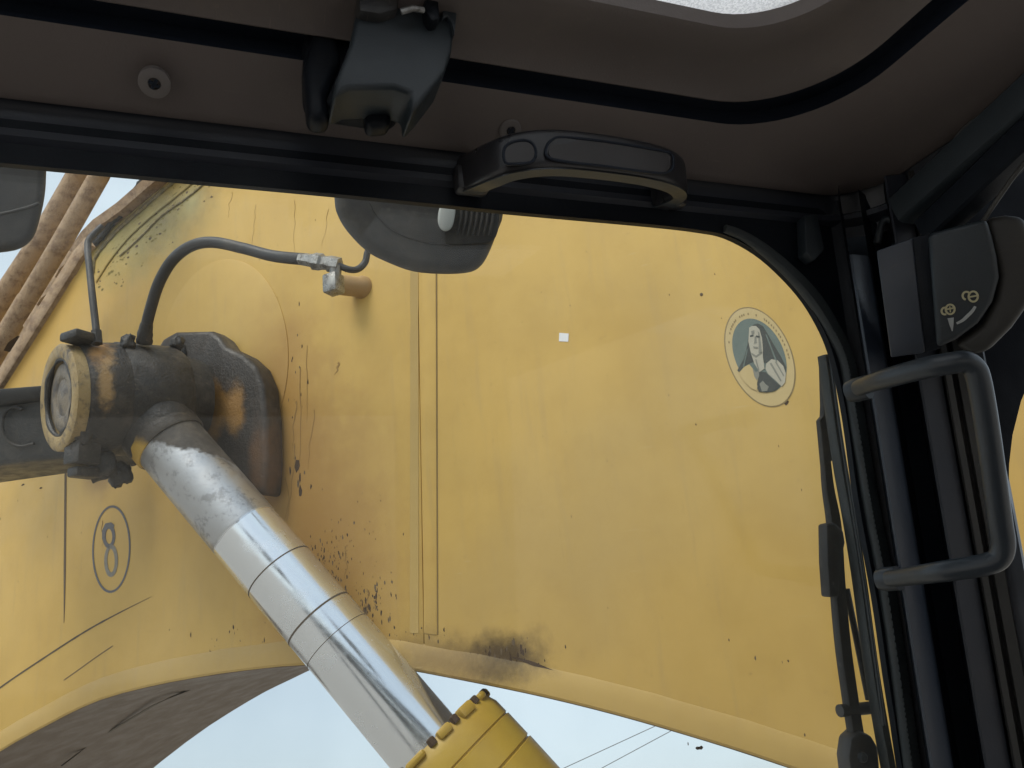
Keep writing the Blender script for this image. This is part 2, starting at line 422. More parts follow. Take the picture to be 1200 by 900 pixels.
# white translucent roof hatch, shut, seen from below
hm = NT('hatch_sheet')
hc = hm.mix(hm.ramp(hm.noise(520, 3, .7), .42, .6), (.95, .955, .96), (.72, .73, .74))
hm.bump(hm.noise(500, 3, .7), .8, .002)
tl = hm.n('ShaderNodeBsdfTranslucent'); hm.put(tl.inputs[0], hc)
hm.done(hc, .6); ad = hm.n('ShaderNodeMixShader'); ad.inputs[0].default_value = .85
hm.put(ad.inputs[1], hm.b.outputs[0]); hm.put(ad.inputs[2], tl.outputs[0]); hm.put(hm.t.nodes['Material Output'].inputs[0], ad.outputs[0])
bm = B()
prism(bm, [(-.33, -.03, HZ+.014), (hx+.015, -.03, HZ+.014), (hx+.015, hy-.06, HZ+.014), (hx-.05, hy+.015, HZ+.014), (-.33, hy+.015, HZ+.014)], (0, 0, .006))
link('roof_hatch', bm, hm.m, cab, smooth=0)

# windscreen opening outline (traced on the glass plane)
edge_in = [(-380, 157), (-200, 174), (0, 192.5), (200, 211), (400, 229.5), (600, 249.5), (760, 264), (820, 271), (852, 278), (887, 297), (917, 323), (943, 353), (963, 387), (975, 418),
           (984, 455), (992, 500), (1000, 560), (1008, 610), (1020, 673), (1028, 720), (1038, 790), (1047, 847), (1054, 895), (1072, 1010), (1090, 1120)]
IN = [gl(*p) for p in edge_in]
low_l = gl(-500, 1240); IN_loop = crom(IN, 4)+[Vector((IN[0].x-.1, low_l.y, IN[-1].z)), ]
outer = []
bm = B()
# flat frame sheet round the opening: header strip, right strip with the rounded inner corner
n_in = crom(IN, 4)
top_i = max(range(len(n_in)), key=lambda i: -abs(n_in[i].x-gl(790, 267).x))
XO = .62
ztop = .345
fr_pairs = []
for p in n_in:
    if p.z > n_in[top_i].z-.004 and p.x < n_in[top_i].x+.002: q = Vector((p.x, 0, ztop))
    else:
        k = max(0., min(1., (n_in[top_i].z-p.z)/.08)); q = Vector((n_in[top_i].x+(XO-n_in[top_i].x)*min(1, k*2.2+.15), 0, ztop if k < .45 else ztop-(ztop-p.z)*min(1, (k-.45)/.55)))
    q.y = (GD-GN.z*q.z)/GN.y; fr_pairs.append((p, q))
a = [bm.verts.new(p+GN*.004) for p, q in fr_pairs]; b = [bm.verts.new(q+GN*.004) for p, q in fr_pairs]
for i in range(len(a)-1): bm.faces.new((a[i], a[i+1], b[i+1], b[i]))
bmesh.ops.recalc_face_normals(bm, faces=bm.faces[:])
bmesh.ops.solidify(bm, geom=bm.faces[:], thickness=.006)
link('windscreen_frame', bm, M_['black'], cab)
# rubber seal that rounds the corner and runs down the pillar
bm = B()
sp = [gl(*p) for p in ((846, 270), (870, 280), (900, 301), (930, 329), (954, 358), (974, 392), (988, 426), (996, 470), (1004, 520), (1012, 570), (1019, 610), (1029, 662), (1040, 730), (1050, 800), (1063, 896), (1080, 1010), (1100, 1120))]
sp = crom(sp, 8)
tube(bm, [p-GN*.004 for p in sp], [.0035+.0032*min(1, i/30) for i in range(len(sp))], 10, flat=(GN, .9, 3))
seal = link('window_seal', bm, M_['seal'], cab)
bm = B()
ln = 0
for i in range(40, len(sp)-1):
    seg = sp[i+1]-sp[i]; k = 0
    for q in np.arange(0, seg.length, .0042):
        c = sp[i]+seg.normalized()*q-GN*.0090
        box(bm, c, seg, seg.cross(GN), GN, .0011, .0045, .001)
link('seal_rib', bm, M_['seal'], seal, smooth=0, kind='stuff')
# glass pane
bm = B()
gp = [gl(-420, 140, .006), gl(830, 262, .006), gl(900, 290, .006), gl(960, 360, .006), gl(990, 430, .006), gl(1030, 690, .006), gl(1105, 1140, .006), gl(-420, 1240, .006)]
prism(bm, gp, GN*.005)
pane = link('windscreen_glass', bm, M_['glass'], cab, smooth=0)

# right front pillar: strips swept up the lean of the windscreen
def strip_on_pillar(name, mat, prof, z0=-.55, z1=.33, smooth=35):
    """prof: (pixel x at row 600, forward distance y) -> plan outline, then swept along the lean"""
    base = [aty(px, 600, y) for px, y in prof]
    bm = B(); rows = []
    for z in np.linspace(z0, z1, 10):
        rows.append([bm.verts.new(p+gup*((z-p.z)/gup.z)) for p in base])
    for A, Bq in zip(rows, rows[1:]):
        for i in range(len(A)-1): bm.faces.new((A[i], A[i+1], Bq[i+1], Bq[i]))
    return link(name, bm, mat, cab, smooth=smooth)
strip_on_pillar('pillar_channel', M_['black'], [(1018, .522), (1030, .518), (1040, .512), (1043, .488)])
strip_on_pillar('pillar_trim', M_['blue'], [(1042, .500), (1043, .486), (1046, .484), (1064, .484), (1067, .486), (1070, .50)], -.55, .262)
strip_on_pillar('pillar_recess', M_['black'], [(1067, .492), (1076, .500), (1098, .496), (1103, .472)])
strip_on_pillar('pillar_cover', M_['frame'], [(1101, .49), (1103, .470), (1106, .468), (1131, .462), (1133, .465), (1134, .47)])
strip_on_pillar('pillar_edge_trim', M_['olive'], [(1133, .468), (1135, .459), (1137, .457), (1144, .455), (1146, .458), (1149, .4575), (1152, .452), (1164, .447), (1166, .45)])
strip_on_pillar('pillar_side', M_['frame'], [(1164, .45), (1172, .446), (1181, .44), (1187, .437), (1189, .44), (1190, .53)])
# side-window corner gusset, curving from the pillar to the side rail
bm = B()
gp_ = [(1140, 390), (1120, 250), (1180, 150), (1450, -40), (1450, 250), (1250, 390), (1215, 430), (1198, 470), (1188, 510), (1184, 545), (1183, 605), (1170, 570), (1158, 500), (1150, 440)]
prism(bm, [aty(x, y, .438) for x, y in gp_], (0, .03, .0), .002)
link('window_corner', bm, M_['matte'], cab)
# side rail trim above the right window
bm = B()
def railbar(pa, pb, x, w, t):
    a_, b_ = atx(*pa, x), atx(*pb, x); d_ = (b_-a_)
    p0, p1 = a_-d_*.12, b_+d_*2.5
    tube(bm, [p0, a_, b_, p1], w, 12, flat=((0, 0, 1), t, 5))
railbar((1075, 236), (1200, 125), .548, .016, .9)
link('side_rail', bm, M_['teal'], cab)
bm = B(); railbar((1100, 262), (1200, 168), .545, .012, 1.0); link('side_rail_lip', bm, M_['black'], cab)
bm = B()
tube(bm, crom([atx(1052, 232, .536), atx(1066, 222, .536), atx(1100, 190, .536), atx(1128, 152, .536), atx(1160, 130, .536), atx(1200, 104, .536), atx(1300, 40, .536)], 6), .0016, 8)
link('rail_edge_bead', bm, M_['olive'], cab)
bm = B(); tube(bm, crom([atx(1150, 262, .53), atx(1175, 225, .53), atx(1200, 192, .53), atx(1260, 130, .53)], 5), .0018, 8); link('rail_cable', bm, M_['olive'], cab)
# little clips and stops in the dark corner
bm = B(); prism(bm, [aty(x, y, .482) for x, y in ((943, 252), (958, 250), (967, 292), (955, 305), (945, 296))], (0, .012, 0), .0015); link('frame_clip', bm, M_['teal'], cab)
bm = B(); tube(bm, crom([aty(1028, 286, .47), aty(1034, 262, .465), aty(1044, 258, .46), aty(1051, 272, .46), aty(1050, 290, .46)], 5), .0035, 10); link('frame_clip', bm, M_['housing'], cab)
# screws in the lining
def screw(px, py, y, r, k=.35):
    c = aty(px, py, y); n_ = Vector((0, -.55, -.83)).normalized()
    bm = B(); lathe(bm, c, n_, [(-.004, r), (.0012, r), (.002, r*.86), (.0021, r*.4), (.0005, r*.32)], 28)
    o = link('washer', bm, M_['wash'], cab, smooth=30)
    bm = B(); a_, u_, v_ = basis(n_)
    for w_ in (u_+v_*.5, v_-u_*.5): box(bm, c+n_*.0026, w_, w_.cross(n_), n_, r*k, r*.1, .0006)
    link('screw_slot', bm, M_['groove'], o, smooth=0)
screw(181, 97, .455, .0095); screw(922, 194, .47, .0058); screw(598, 152, .463, .0085)
# white fleck and dead leaf bit stuck on the glass
bm = B(); c = gl(820, 877, .0125)
prism(bm, [c+Vector((x, 0, z))*.00055 for x, z in ((-6, 1), (-3, 2.4), (1, 1.6), (4, 2.6), (6, .4), (3, -2), (-1, -1.2), (-4, -1.4))], GN*.001)
link('dirt_speck', bm, M_['chip'], pane, smooth=0)

# ------------------------------------------------------------------ roof latch, grab handle, lock, handle bar
def polyy(pts, y): return [aty(a_, b_, y) for a_, b_ in pts]
t = thing('latch_bracket', 'bulky dark plastic latch bracket hanging from the roof groove, left of the grab handle', 'bracket', aty(430, 60, .45))
bm = B(); prism(bm, polyy([(384, -30), (372, 10), (366, 24), (352, 72), (354, 132), (362, 144), (452, 157), (463, 150), (464, 104), (500, 60), (480, -30)], .452), (0, -.02, 0), .004, 3)
link('back_plate', bm, M_['black'], t)
bm = B(); prism(bm, polyy([(424, -40), (418, 14), (410, 50), (394, 92), (392, 112), (410, 103), (462, 102), (482, 109), (484, 130), (499, 114), (522, 84), (530, 60), (533, 34), (530, -40)], .40), (0, .035, 0), .006, 3)
link('latch_body', bm, M_['teal'], t)
bm = B(); prism(bm, polyy([(369, 30), (392, 22), (402, 66), (384, 110), (390, 140), (362, 138), (356, 76)], .425), (0, .02, 0), .006, 3)
link('side_cheek', bm, M_['black'], t)
bm = B(); prism(bm, polyy([(436, 112), (459, 114), (459, 146), (432, 148), (428, 130)], .428), (0, .015, 0), .004, 3)
link('catch_block', bm, M_['black'], t)
bm = B(); prism(bm, polyy([(420, -40), (466, -40), (468, 10), (446, 16), (420, 12)], .392), (0, .02, 0), .004, 2); link('latch_button', bm, M_['lamp'], t)
bm = B()
prism(bm, polyy([(522, -40), (545, -40), (545, 8), (536, 12), (533, 40), (529, 26), (524, 18), (518, 22)], .396), (0, .03, 0), .0015, 2)
link('spring_clip', bm, M_['tube'], t)
bm = B(); tube(bm, [aty(470, 14, .39), aty(484, 10, .388), aty(496, 12, .39)], .002, 8); link('latch_pin', bm, M_['steel'], t)
bm = B(); prism(bm, polyy([(497, -10), (514, -10), (516, 22), (506, 24), (500, 14)], .39), (0, .02, 0), .002); link('clip_tongue', bm, M_['black'], t)

t = thing('grab_handle', 'black plastic grab handle with two oval inlays screwed under the front roof panel', 'handle', aty(660, 190, .47))
hp = [aty(548, 205, .492), aty(556, 201, .476), aty(577, 191, .452), aty(606, 181, .440), aty(650, 177, .436), aty(705, 182, .438), aty(755, 190, .442), aty(785, 199, .448), aty(795, 209, .462), aty(786, 218, .478), aty(772, 225, .493)]
hp = crom(hp, 5)
bm = B()
def grip_section(bm, path, hs, ws):
    """rounded-rectangle section: tall face towards the operator, thin underside"""
    n = len(path); rings = []
    upv = Vector((0, -.12, 1)).normalized()
    for i in range(n):
        t_ = (path[min(n-1, i+1)]-path[max(0, i-1)]).normalized()
        u_ = (upv-t_*upv.dot(t_)).normalized(); w_ = t_.cross(u_)
        ring = []
        for q in range(24):
            a_ = 2*math.pi*(q+.5)/24
            cx, cy = math.cos(a_), math.sin(a_)
            cx = math.copysign(abs(cx)**.42, cx); cy = math.copysign(abs(cy)**.42, cy)
            ring.append(bm.verts.new(path[i]+u_*cx*hs[i]+w_*cy*ws[i]))
        rings.append(ring)
    for A, Bq in zip(rings, rings[1:]):
        for q in range(24): bm.faces.new((A[q], A[(q+1) % 24], Bq[(q+1) % 24], Bq[q]))
    bm.faces.new(rings[0]); bm.faces.new(rings[-1])
N_ = len(hp)
grip_section(bm, hp, [.0135+.0015*math.sin(math.pi*i/(N_-1)) for i in range(N_)], [.006+.003*(abs(2*i/(N_-1)-1))**3 for i in range(N_)])
grip = link('grip', bm, M_['grip'], t)
bm = B(); ribbon(bm, [p-Vector((0, -.002, .0140+.0012*math.sin(math.pi*i/(N_-1)))) for i, p in enumerate(hp)], (0, 0, -1), [.0048+.0035*(abs(2*i/(N_-1)-1))**3 for i in range(N_)], .0012)
link('grip_lip', bm, M_['tube'], grip)
for poly in ([(590, 180), (594, 171), (606, 166), (618, 166), (626, 172), (628, 183), (622, 191), (606, 193), (593, 192)],
             [(641, 184), (641, 172), (647, 165), (660, 162), (710, 167), (765, 176), (786, 181), (789, 192), (786, 201), (770, 204), (710, 196), (660, 190)]):
    pts = crom([aty(x, y-1, .4295+(abs(x-690)/100)**2*.002) for x, y in poly], 5, True)
    bm = B(); tube(bm, pts, .0011, 8, True); link('inlay_ring', bm, M_['groove'], grip)
    bm = B(); cen = sum(pts, Vector())/len(pts)
    prism(bm, [cen+(p-cen)*.95 for p in pts], (0, .003, 0)); link('inlay', bm, M_['inlay'], grip)
for foot, px, py in ((0, 552, 212), (1, 785, 229)):
    bm = B(); c = aty(px, py, .487); box(bm, c, (1, 0, 0), (0, 1, 0), (0, 0, 1), .013, .007, .011, .004); link('foot', bm, M_['grip'], t)

t = thing('window_lock', 'dark grey lock housing with padlock symbols, high on the right pillar', 'lock', atd(1110, 345, .60))
fn = (ray(1110, 345)*-1).normalized()
DEP = .585
def fl(px, py, off=0.): r = ray(px, py); return r*((DEP*ray(1110, 345).length/900-off)/(-r.dot(fn)))
bm = B(); prism(bm, [fl(x, y, -.004) for x, y in ((1027, 294), (1066, 280), (1069, 278), (1084, 412), (1080, 414), (1044, 419))], -fn*.05, .003, 3)
link('lock_side', bm, M_['blue'], t)
bm = B(); prism(bm, [fl(x, y, -.006) for x, y in ((1064, 280), (1090, 273), (1104, 408), (1080, 414))], -fn*.045, .001)
link('lock_bevel', bm, M_['black'], t)
face_o = [(1087, 274), (1120, 265), (1156, 256), (1162, 275), (1168, 300), (1171, 325), (1163, 354), (1146, 379), (1120, 398), (1098, 408)]
bm = B(); prism(bm, [fl(x, y, .002) for x, y in face_o], -fn*.05, .004, 3)
face_p = link('lock_face', bm, M_['housing'], t)
bm = B(); prism(bm, [fl(x, y, -.008) for x, y in ((1154, 256), (1178, 252), (1200, 254), (1216, 300), (1210, 350), (1186, 384), (1158, 412), (1140, 416), (1118, 404), (1150, 380), (1166, 350), (1170, 322))], -fn*.045, .006, 3)
link('lock_cheek', bm, M_['olive'], t)
bm = B(); prism(bm, [fl(x, y, -.012) for x, y in ((1142, 380), (1166, 366), (1170, 372), (1152, 392), (1140, 394))], -fn*.03, .002); link('lock_lever', bm, M_['black'], t)
# printed symbols: closed padlock, open padlock, turn arrow
def ring(bm, cx, cy, rx, ry, w, a0=0, a1=360, off=.0026):
    k = 22; pts = [fl(cx+rx*math.cos(rad(a0+(a1-a0)*i/k)), cy+ry*math.sin(rad(a0+(a1-a0)*i/k)), off) for i in range(k+1)]
    ribbon(bm, pts, fn, w, .0003)
bm = B()
ring(bm, 1113.5, 362.5, 5.2, 5.6, .0007); ring(bm, 1107, 364.5, 3.6, 4, .0007, 60, 300)
ribbon(bm, [fl(1109.5, 362.5, .0026), fl(1117, 361, .0026)], fn, .0006, .0003); ribbon(bm, [fl(1113, 359, .0026), fl(1113.8, 366, .0026)], fn, .0004, .0003)
link('closed_padlock_symbol', bm, M_['decal'], face_p, smooth=0)
bm = B()
ring(bm, 1140.5, 347.5, 5.4, 6.0, .0007); ring(bm, 1132.5, 346.5, 4.4, 4.6, .0007, 100, 330)
ribbon(bm, [fl(1136, 348, .0026), fl(1145, 346.5, .0026)], fn, .0006, .0003)
link('open_padlock_symbol', bm, M_['decal'], face_p, smooth=0)
bm = B()
pts = [fl(x, y, .0026) for x, y in ((1121, 379), (1128, 375.5), (1134, 370), (1139, 365), (1143, 359))]
ribbon(bm, crom(pts, 4), fn, [.0008+.0004*math.sin(i/16*3) for i in range(17)], .0003)
ribbon(bm, [fl(1114, 372.5, .0026), fl(1115, 380, .0026), fl(1116, 388, .0026)], fn, [.0021, .0014, .0003], .0003)
link('arrow_symbol', bm, M_['decalw'], face_p, smooth=0)

t = thing('handle_bar', 'square-bent dark grey tube handle bolted to the right pillar below the lock housing', 'handle', atd(1050, 680, .62))
hb = [(1006, 455, .60), (1018, 450, .585), (1040, 443, .56), (1085, 431, .53), (1112, 426, .52), (1130, 424, .517), (1141, 431, .517), (1147, 446, .517), (1155, 490, .52), (1163, 545, .523), (1172, 610, .528), (1175.5, 636, .53), (1172, 652, .532), (1160, 660, .535), (1130, 666, .545), (1095, 671, .56), (1060, 676, .59), (1042, 678, .605)]
hpts = crom([atd(x, y, d) for x, y, d in hb], 5); nn = len(hpts)
bm = B(); tube(bm, hpts, [(.0062 + .0014*min(1, min(i, nn-1-i)/12)) for i in range(nn)], 18)
bar = link('bar', bm, M_['tube'], t)
for px, py, d in ((1006, 455, .603), (1042, 678, .608)):
    bm = B(); c = atd(px+5, py, d); lathe(bm, c, Vector((-.3, .9, 0)), [(-.004, .0095), (.006, .0095), (.012, .008)], 18); link('mount', bm, M_['tube'], t)

# ------------------------------------------------------------------ wiper outside the glass
t = thing('windscreen_wiper', 'dark windscreen wiper parked upright along the right window seal', 'wiper', gl(1015, 900, .03))
def wpath(pts, off): return crom([gl(x, y, off) for x, y in pts], 5)
bm = B(); p = wpath([(966, 417), (971, 455), (978, 505), (986, 555), (996, 610), (1007, 680), (1015, 740), (1022, 790), (1032, 850), (1042, 905), (1060, 1000)], .020)
tube(bm, p, .0042, 10, flat=(GN, 1.4, 4)); blade = link('blade', bm, M_['seal'], t)
bm = B(); tube(bm, wpath([(973, 420), (984, 500), (998, 590), (1011, 672), (1022, 748), (1036, 850)], .013), .0014, 8); link('blade_spring', bm, M_['tube'], blade)
bm = B(); p = wpath([(965, 478), (966, 520), (970, 570), (977, 615), (981, 680), (987, 750), (995, 810), (1003, 862), (1012, 910), (1030, 1000)], .034)
n_ = len(p); tube(bm, p, [.0030+.0035*min(1, i/(n_*.35)) for i in range(n_)], 10, flat=(GN, .7, 5)); link('wiper_arm', bm, M_['lamp'], t)
bm = B(); prism(bm, [gl(x, y, .030) for x, y in ((964, 417), (970, 416), (974, 480), (976, 540), (966, 545), (961, 492), (966, 486))], GN*.006, .001); link('arm_tip', bm, M_['lamp'], t)
bm = B(); prism(bm, [gl(x, y, .027) for x, y in ((969, 614), (978, 612), (989, 622), (991, 636), (986, 660), (984, 700), (973, 700), (970, 660))], GN*.012, .002); link('arm_joint', bm, M_['lamp'], t)
bm = B(); tube(bm, wpath([(992, 690), (1000, 730), (1009, 775), (1018, 820)], .034), .0028, 8); link('tension_rod', bm, M_['lamp'], t)
bm = B(); tube(bm, [gl(984, 833, .034), gl(1024, 829, .034)], .0052, 12); link('cross_bolt', bm, M_['lamp'], t)
bm = B(); prism(bm, [gl(x, y, .026) for x, y in ((998, 866), (1008, 856), (1022, 862), (1030, 876), (1034, 925), (1000, 925), (995, 888))], GN*.016, .003); hd = link('arm_head', bm, M_['lamp'], t)
bm = B(); lathe(bm, gl(1009, 887, .026), -GN, [(-.002, .0042), (.003, .0042), (.004, .003)], 16); link('head_bolt', bm, M_['tube'], hd)

# ------------------------------------------------------------------ the boom
A_ = AZ+rad(24)
PN = Vector((math.sin(A_), math.cos(A_), 0))                # into the plate, away from the eye
PD = 1.52
def pl(px, py, off=0.): return on(px, py, PN, PD-off)       # off = metres proud of the plate
boom = thing('excavator_boom', 'big weathered yellow excavator boom with curved lower edge seen through the windscreen', 'boom', pl(450, 745))
BO = ORIG[boom]
def S(px, py): return tuple(pl(px, py)-BO)
brown = (.10, .06, .03); dark = (.035, .028, .022); moss = (.33, .31, .12); pale = (.46, .38, .2)
spots = [
    (S(592, 766), .055, .045, .14, 16, (.045, .03, .018), .92, (.75, .75, 1.5)),      # oily stain at the lower weld
    (S(560, 772), .05, .06, .16, 22, brown, .6, (.5, .5, 1.8)), (S(505, 758), .05, .05, .12, 22, brown, .4, (.6, .6, 1.8)),
    (S(380, 640), .18, .16, .26, 9, (.36, .19, .055), .75, (1, 1, .55)),           # rusty wash below the boss
    (S(325, 500), .14, .10, .16, 9, (.40, .215, .06), .75, (1, 1, .5)),
    (S(118, 545), .06, .05, .08, 14, (.20, .11, .05), .75, (1, 1, .8)),
    (S(160, 268), .14, .10, .16, 12, moss, .8, (.6, .6, 1)), (S(180, 262), .06, .08, .16, 30, (.2, .165, .06), .7, (.55, .55, 1)), (S(225, 225), .05, .08, .16, 30, (.16, .13, .06), .5, (.6, .6, 1)),                      # algae along the upper weld
    (S(225, 238), .03, .05, .03, 12, (.44, .42, .2), .6, (1, 1, 1)),
    (S(250, 390), .03, .32, .10, 5, pale, .3, (1, 1, 1)),
]
M_['boom'] = yellow('boom_paint', spots)
M_['lip'] = yellow('boom_edge_paint', [(S(592, 772), .05, .05, .14, 16, (.045, .03, .018), .9, (.7, .7, 1.4)), (S(520, 775), .06, .06, .16, 18, (.16, .1, .05), .6, (.6, .6, 1.5))], (.50, .335, .10))
low = [(-400, 1330), (-300, 1165), (-200, 1035), (-90, 933), (0, 868), (60, 834), (120, 805), (200, 784), (290, 769), (350, 763), (420, 760), (470, 765), (560, 781), (640, 797), (720, 816), (800, 838), (880, 862), (985, 897), (1100, 940), (1300, 1020)]
lowc = crom([pl(*p) for p in low], 3)
topp = [(1300, 0), (900, -60), (600, -60), (420, 50), (330, 115), (205, 206), (150, 252), (108, 286), (60, 365), (0, 455), (-70, 560), (-200, 760), (-400, 1040)]
seam_t, seam_b = (485, 60), (487, 772)
# two side plates meet at the vertical weld
def cutx(pts, keep):
    out = []
    for p in pts: out.append(p)
    return out
si = min(range(len(lowc)), key=lambda i: abs(lowc[i].dot(PN.cross(Vector((0, 0, 1))))-pl(*seam_b).dot(PN.cross(Vector((0, 0, 1))))))
def plate(name, pts, mat=None):
    bm = B(); prism(bm, pts, PN*.03, .002, 2); return link(name, bm, mat or M_['boom'], boom, smooth=30)
tl_, bl_ = pl(*seam_t), lowc[si]
left_pts = lowc[:si+1]+[tl_]+[pl(*p) for p in topp[3:]]
right_pts = lowc[si:]+[pl(*p) for p in topp[:3]]+[tl_]
w_ = PN.cross(Vector((0, 0, 1))).normalized()               # along the plate, to the right
if w_.x < 0: w_ = -w_
left_pts[si] = bl_-w_*.0006; left_pts[si+1] = tl_-w_*.0006
plate('side_plate', left_pts); right_pts[0] = bl_+w_*.0006; right_pts[-1] = tl_+w_*.0006
plate('side_plate', right_pts)
# weld band and lap groove
bm = B()
ribbon(bm, [pl(486, y, -.001) for y in np.linspace(60, 742, 40)], -PN, [.0115+.0012*noise.noise(Vector((0, 0, i*.8))) for i in range(40)], .0022)
link('weld_seam', bm, yellow('weld_paint', (), (.50, .345, .115)), boom)
bm = B(); ribbon(bm, [pl(511+2*(y-60)/680, y, .0002) for y in np.linspace(60, 744, 30)], -PN, .0013, .0006); link('lap_joint', bm, simple('lap_dirt', (.27, .185, .075), .7), boom)
bm = B(); prism(bm, [pl(x, y) for x, y in ((494, 60), (510, 60), (512.5, 744), (497, 742))], -PN*.002, .0009); link('backing_strip', bm, M_['boom'], boom)
# bottom plate: follows the lower edge, proud of the side plate, with a fillet weld
WB = .98
bm = B(); rows = []
for p in lowc:
    rows.append([bm.verts.new(p-PN*.003), bm.verts.new(p+PN*WB), bm.verts.new(p+PN*WB-Vector((0, 0, .034))), bm.verts.new(p-PN*.003-Vector((0, 0, .034)))])
for a_, b_ in zip(rows, rows[1:]):
    for q in range(4): bm.faces.new((a_[q], a_[(q+1) % 4], b_[(q+1) % 4], b_[q]))
bm.faces.new(rows[0]); bm.faces.new(rows[-1])
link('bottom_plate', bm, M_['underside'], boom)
bm = B()
lipc = [p-PN*.036-Vector((0, 0, .0)) for p in lowc]
rows = []
for i, p in enumerate(lowc):
    prof = [(-.001, .027), (.0012, .022), (.0035, .008), (.0055, .000), (.0062, -.027), (.004, -.032), (-.001, -.032)]
    j = .0009*noise.noise(Vector((i*.9, 3, 1)))
    rows.append([bm.verts.new(p-PN*(a_+j)+Vector((0, 0, b_+j))) for a_, b_ in prof])
for a_, b_ in zip(rows, rows[1:]):
    for q in range(7): bm.faces.new((a_[q], a_[(q+1) % 7], b_[(q+1) % 7], b_[q]))
bm.faces.new(rows[0]); bm.faces.new(rows[-1])
link('edge_weld', bm, M_['lip'], boom, smooth=24)
# far side plate and top plate
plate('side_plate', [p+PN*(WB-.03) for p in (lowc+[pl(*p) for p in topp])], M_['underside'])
bm = B(); topc = crom([pl(*p) for p in topp[2:]], 3); rows = []
for p in topc: rows.append([bm.verts.new(p-PN*.03), bm.verts.new(p+PN*WB), bm.verts.new(p+PN*WB+Vector((-.01, 0, .03))), bm.verts.new(p-PN*.03+Vector((-.01, 0, .03)))])
for a_, b_ in zip(rows, rows[1:]):
    for q in range(4): bm.faces.new((a_[q], a_[(q+1) % 4], b_[(q+1) % 4], b_[q]))
bm.faces.new(rows[0]); bm.faces.new(rows[-1]); link('top_plate', bm, M_['pipe'], boom)
# ragged mouldy weld along the upper edge
for k, (pp, r0) in enumerate((([(330, 118), (262, 168), (205, 211), (165, 245), (135, 272), (112, 300), (108, 320)], .011), ([(300, 150), (215, 222), (178, 252), (150, 278), (128, 305), (112, 330)], .007), ([(290, 170), (226, 226), (190, 252), (164, 278), (140, 300)], .004))):
    p = crom([pl(x, y, .002) for x, y in pp], 10)
    bm = B(); tube(bm, p, [max(.001, r0*.8*(1+.55*noise.noise(Vector((i*.7, k*5, 0))))) for i in range(len(p))], 8, flat=(PN, .3, 2)); link('upper_weld', bm, M_['mould'] if k != 1 else M_['boom'], boom)
p = crom([pl(x, y, .01) for x, y in ((102, 292), (118, 278), (130, 262), (146, 246), (160, 222), (180, 200), (260, 140))], 6)
bm = B(); tube(bm, p, [.010*(1+.5*noise.noise(Vector((i*.9, 9, 0)))) for i in range(len(p))], 8); link('upper_weld', bm, M_['darkblock'], boom)
# reinforcing disc round the boss
bm = B(); cen = (262, 425)
pts = [pl(262+76*math.cos(a_)+6*math.sin(a_), 428-124*math.sin(a_)) for a_ in np.linspace(0, 2*math.pi, 64, endpoint=False)]
prism(bm, pts, -PN*.0022, .0016, 2); link('boss_disc', bm, M_['boom'], boom, smooth=25)
# port stub, bolt hole, panel line, drips, chips
axp = Vector(PN)
bm = B(); c = pl(424, 337); d_ = (pl(386, 332, .09)-c)
lathe(bm, c, d_, [(-.01, .030), (.003, .031), (.012, .026), (d_.length*.72, .026), (d_.length*.75, .024)], 28); link('port_stub', bm, yellow('stub_paint', (), (.42, .27, .12)), boom)
bm = B(); lathe(bm, pl(822, 345, .0), -PN, [(-.002, .0032), (.001, .0032), (.0013, .002)], 14); link('plate_bolt', bm, M_['drip'], boom)
bm = B(); lathe(bm, pl(408, 268, .0), -PN, [(-.002, .007), (.0015, .006), (.002, .003)], 14); link('plate_bolt', bm, M_['chip'], boom)
bm = B(); ribbon(bm, crom([pl(x, y, .0004) for x, y in ((77, 545), (76.5, 600), (76, 660), (75.5, 705), (75, 730))], 6), -PN, [.0045]*13+[.0045*(1-i/12) for i in range(12)], .0006); link('drip_mark', bm, M_['drip'], boom)
bm = B(); p = crom([pl(x, y, .0006) for x, y in ((-40, 838), (0, 806), (50, 772), (100, 740), (140, 718), (178, 699))], 8); ribbon(bm, p, -PN, [.0022*min(1, (len(p)-i)/14)*(1+.5*noise.noise(Vector((i*.8, 2, 0)))) for i in range(len(p))], .0006); link('scratch', bm, M_['scratch'], boom)
bm = B(); p = crom([pl(x, y, .0006) for x, y in ((75, 797), (92, 785), (110, 772), (132, 757))], 5); ribbon(bm, p, -PN, .0012, .0005); link('scratch', bm, M_['drip'], boom)
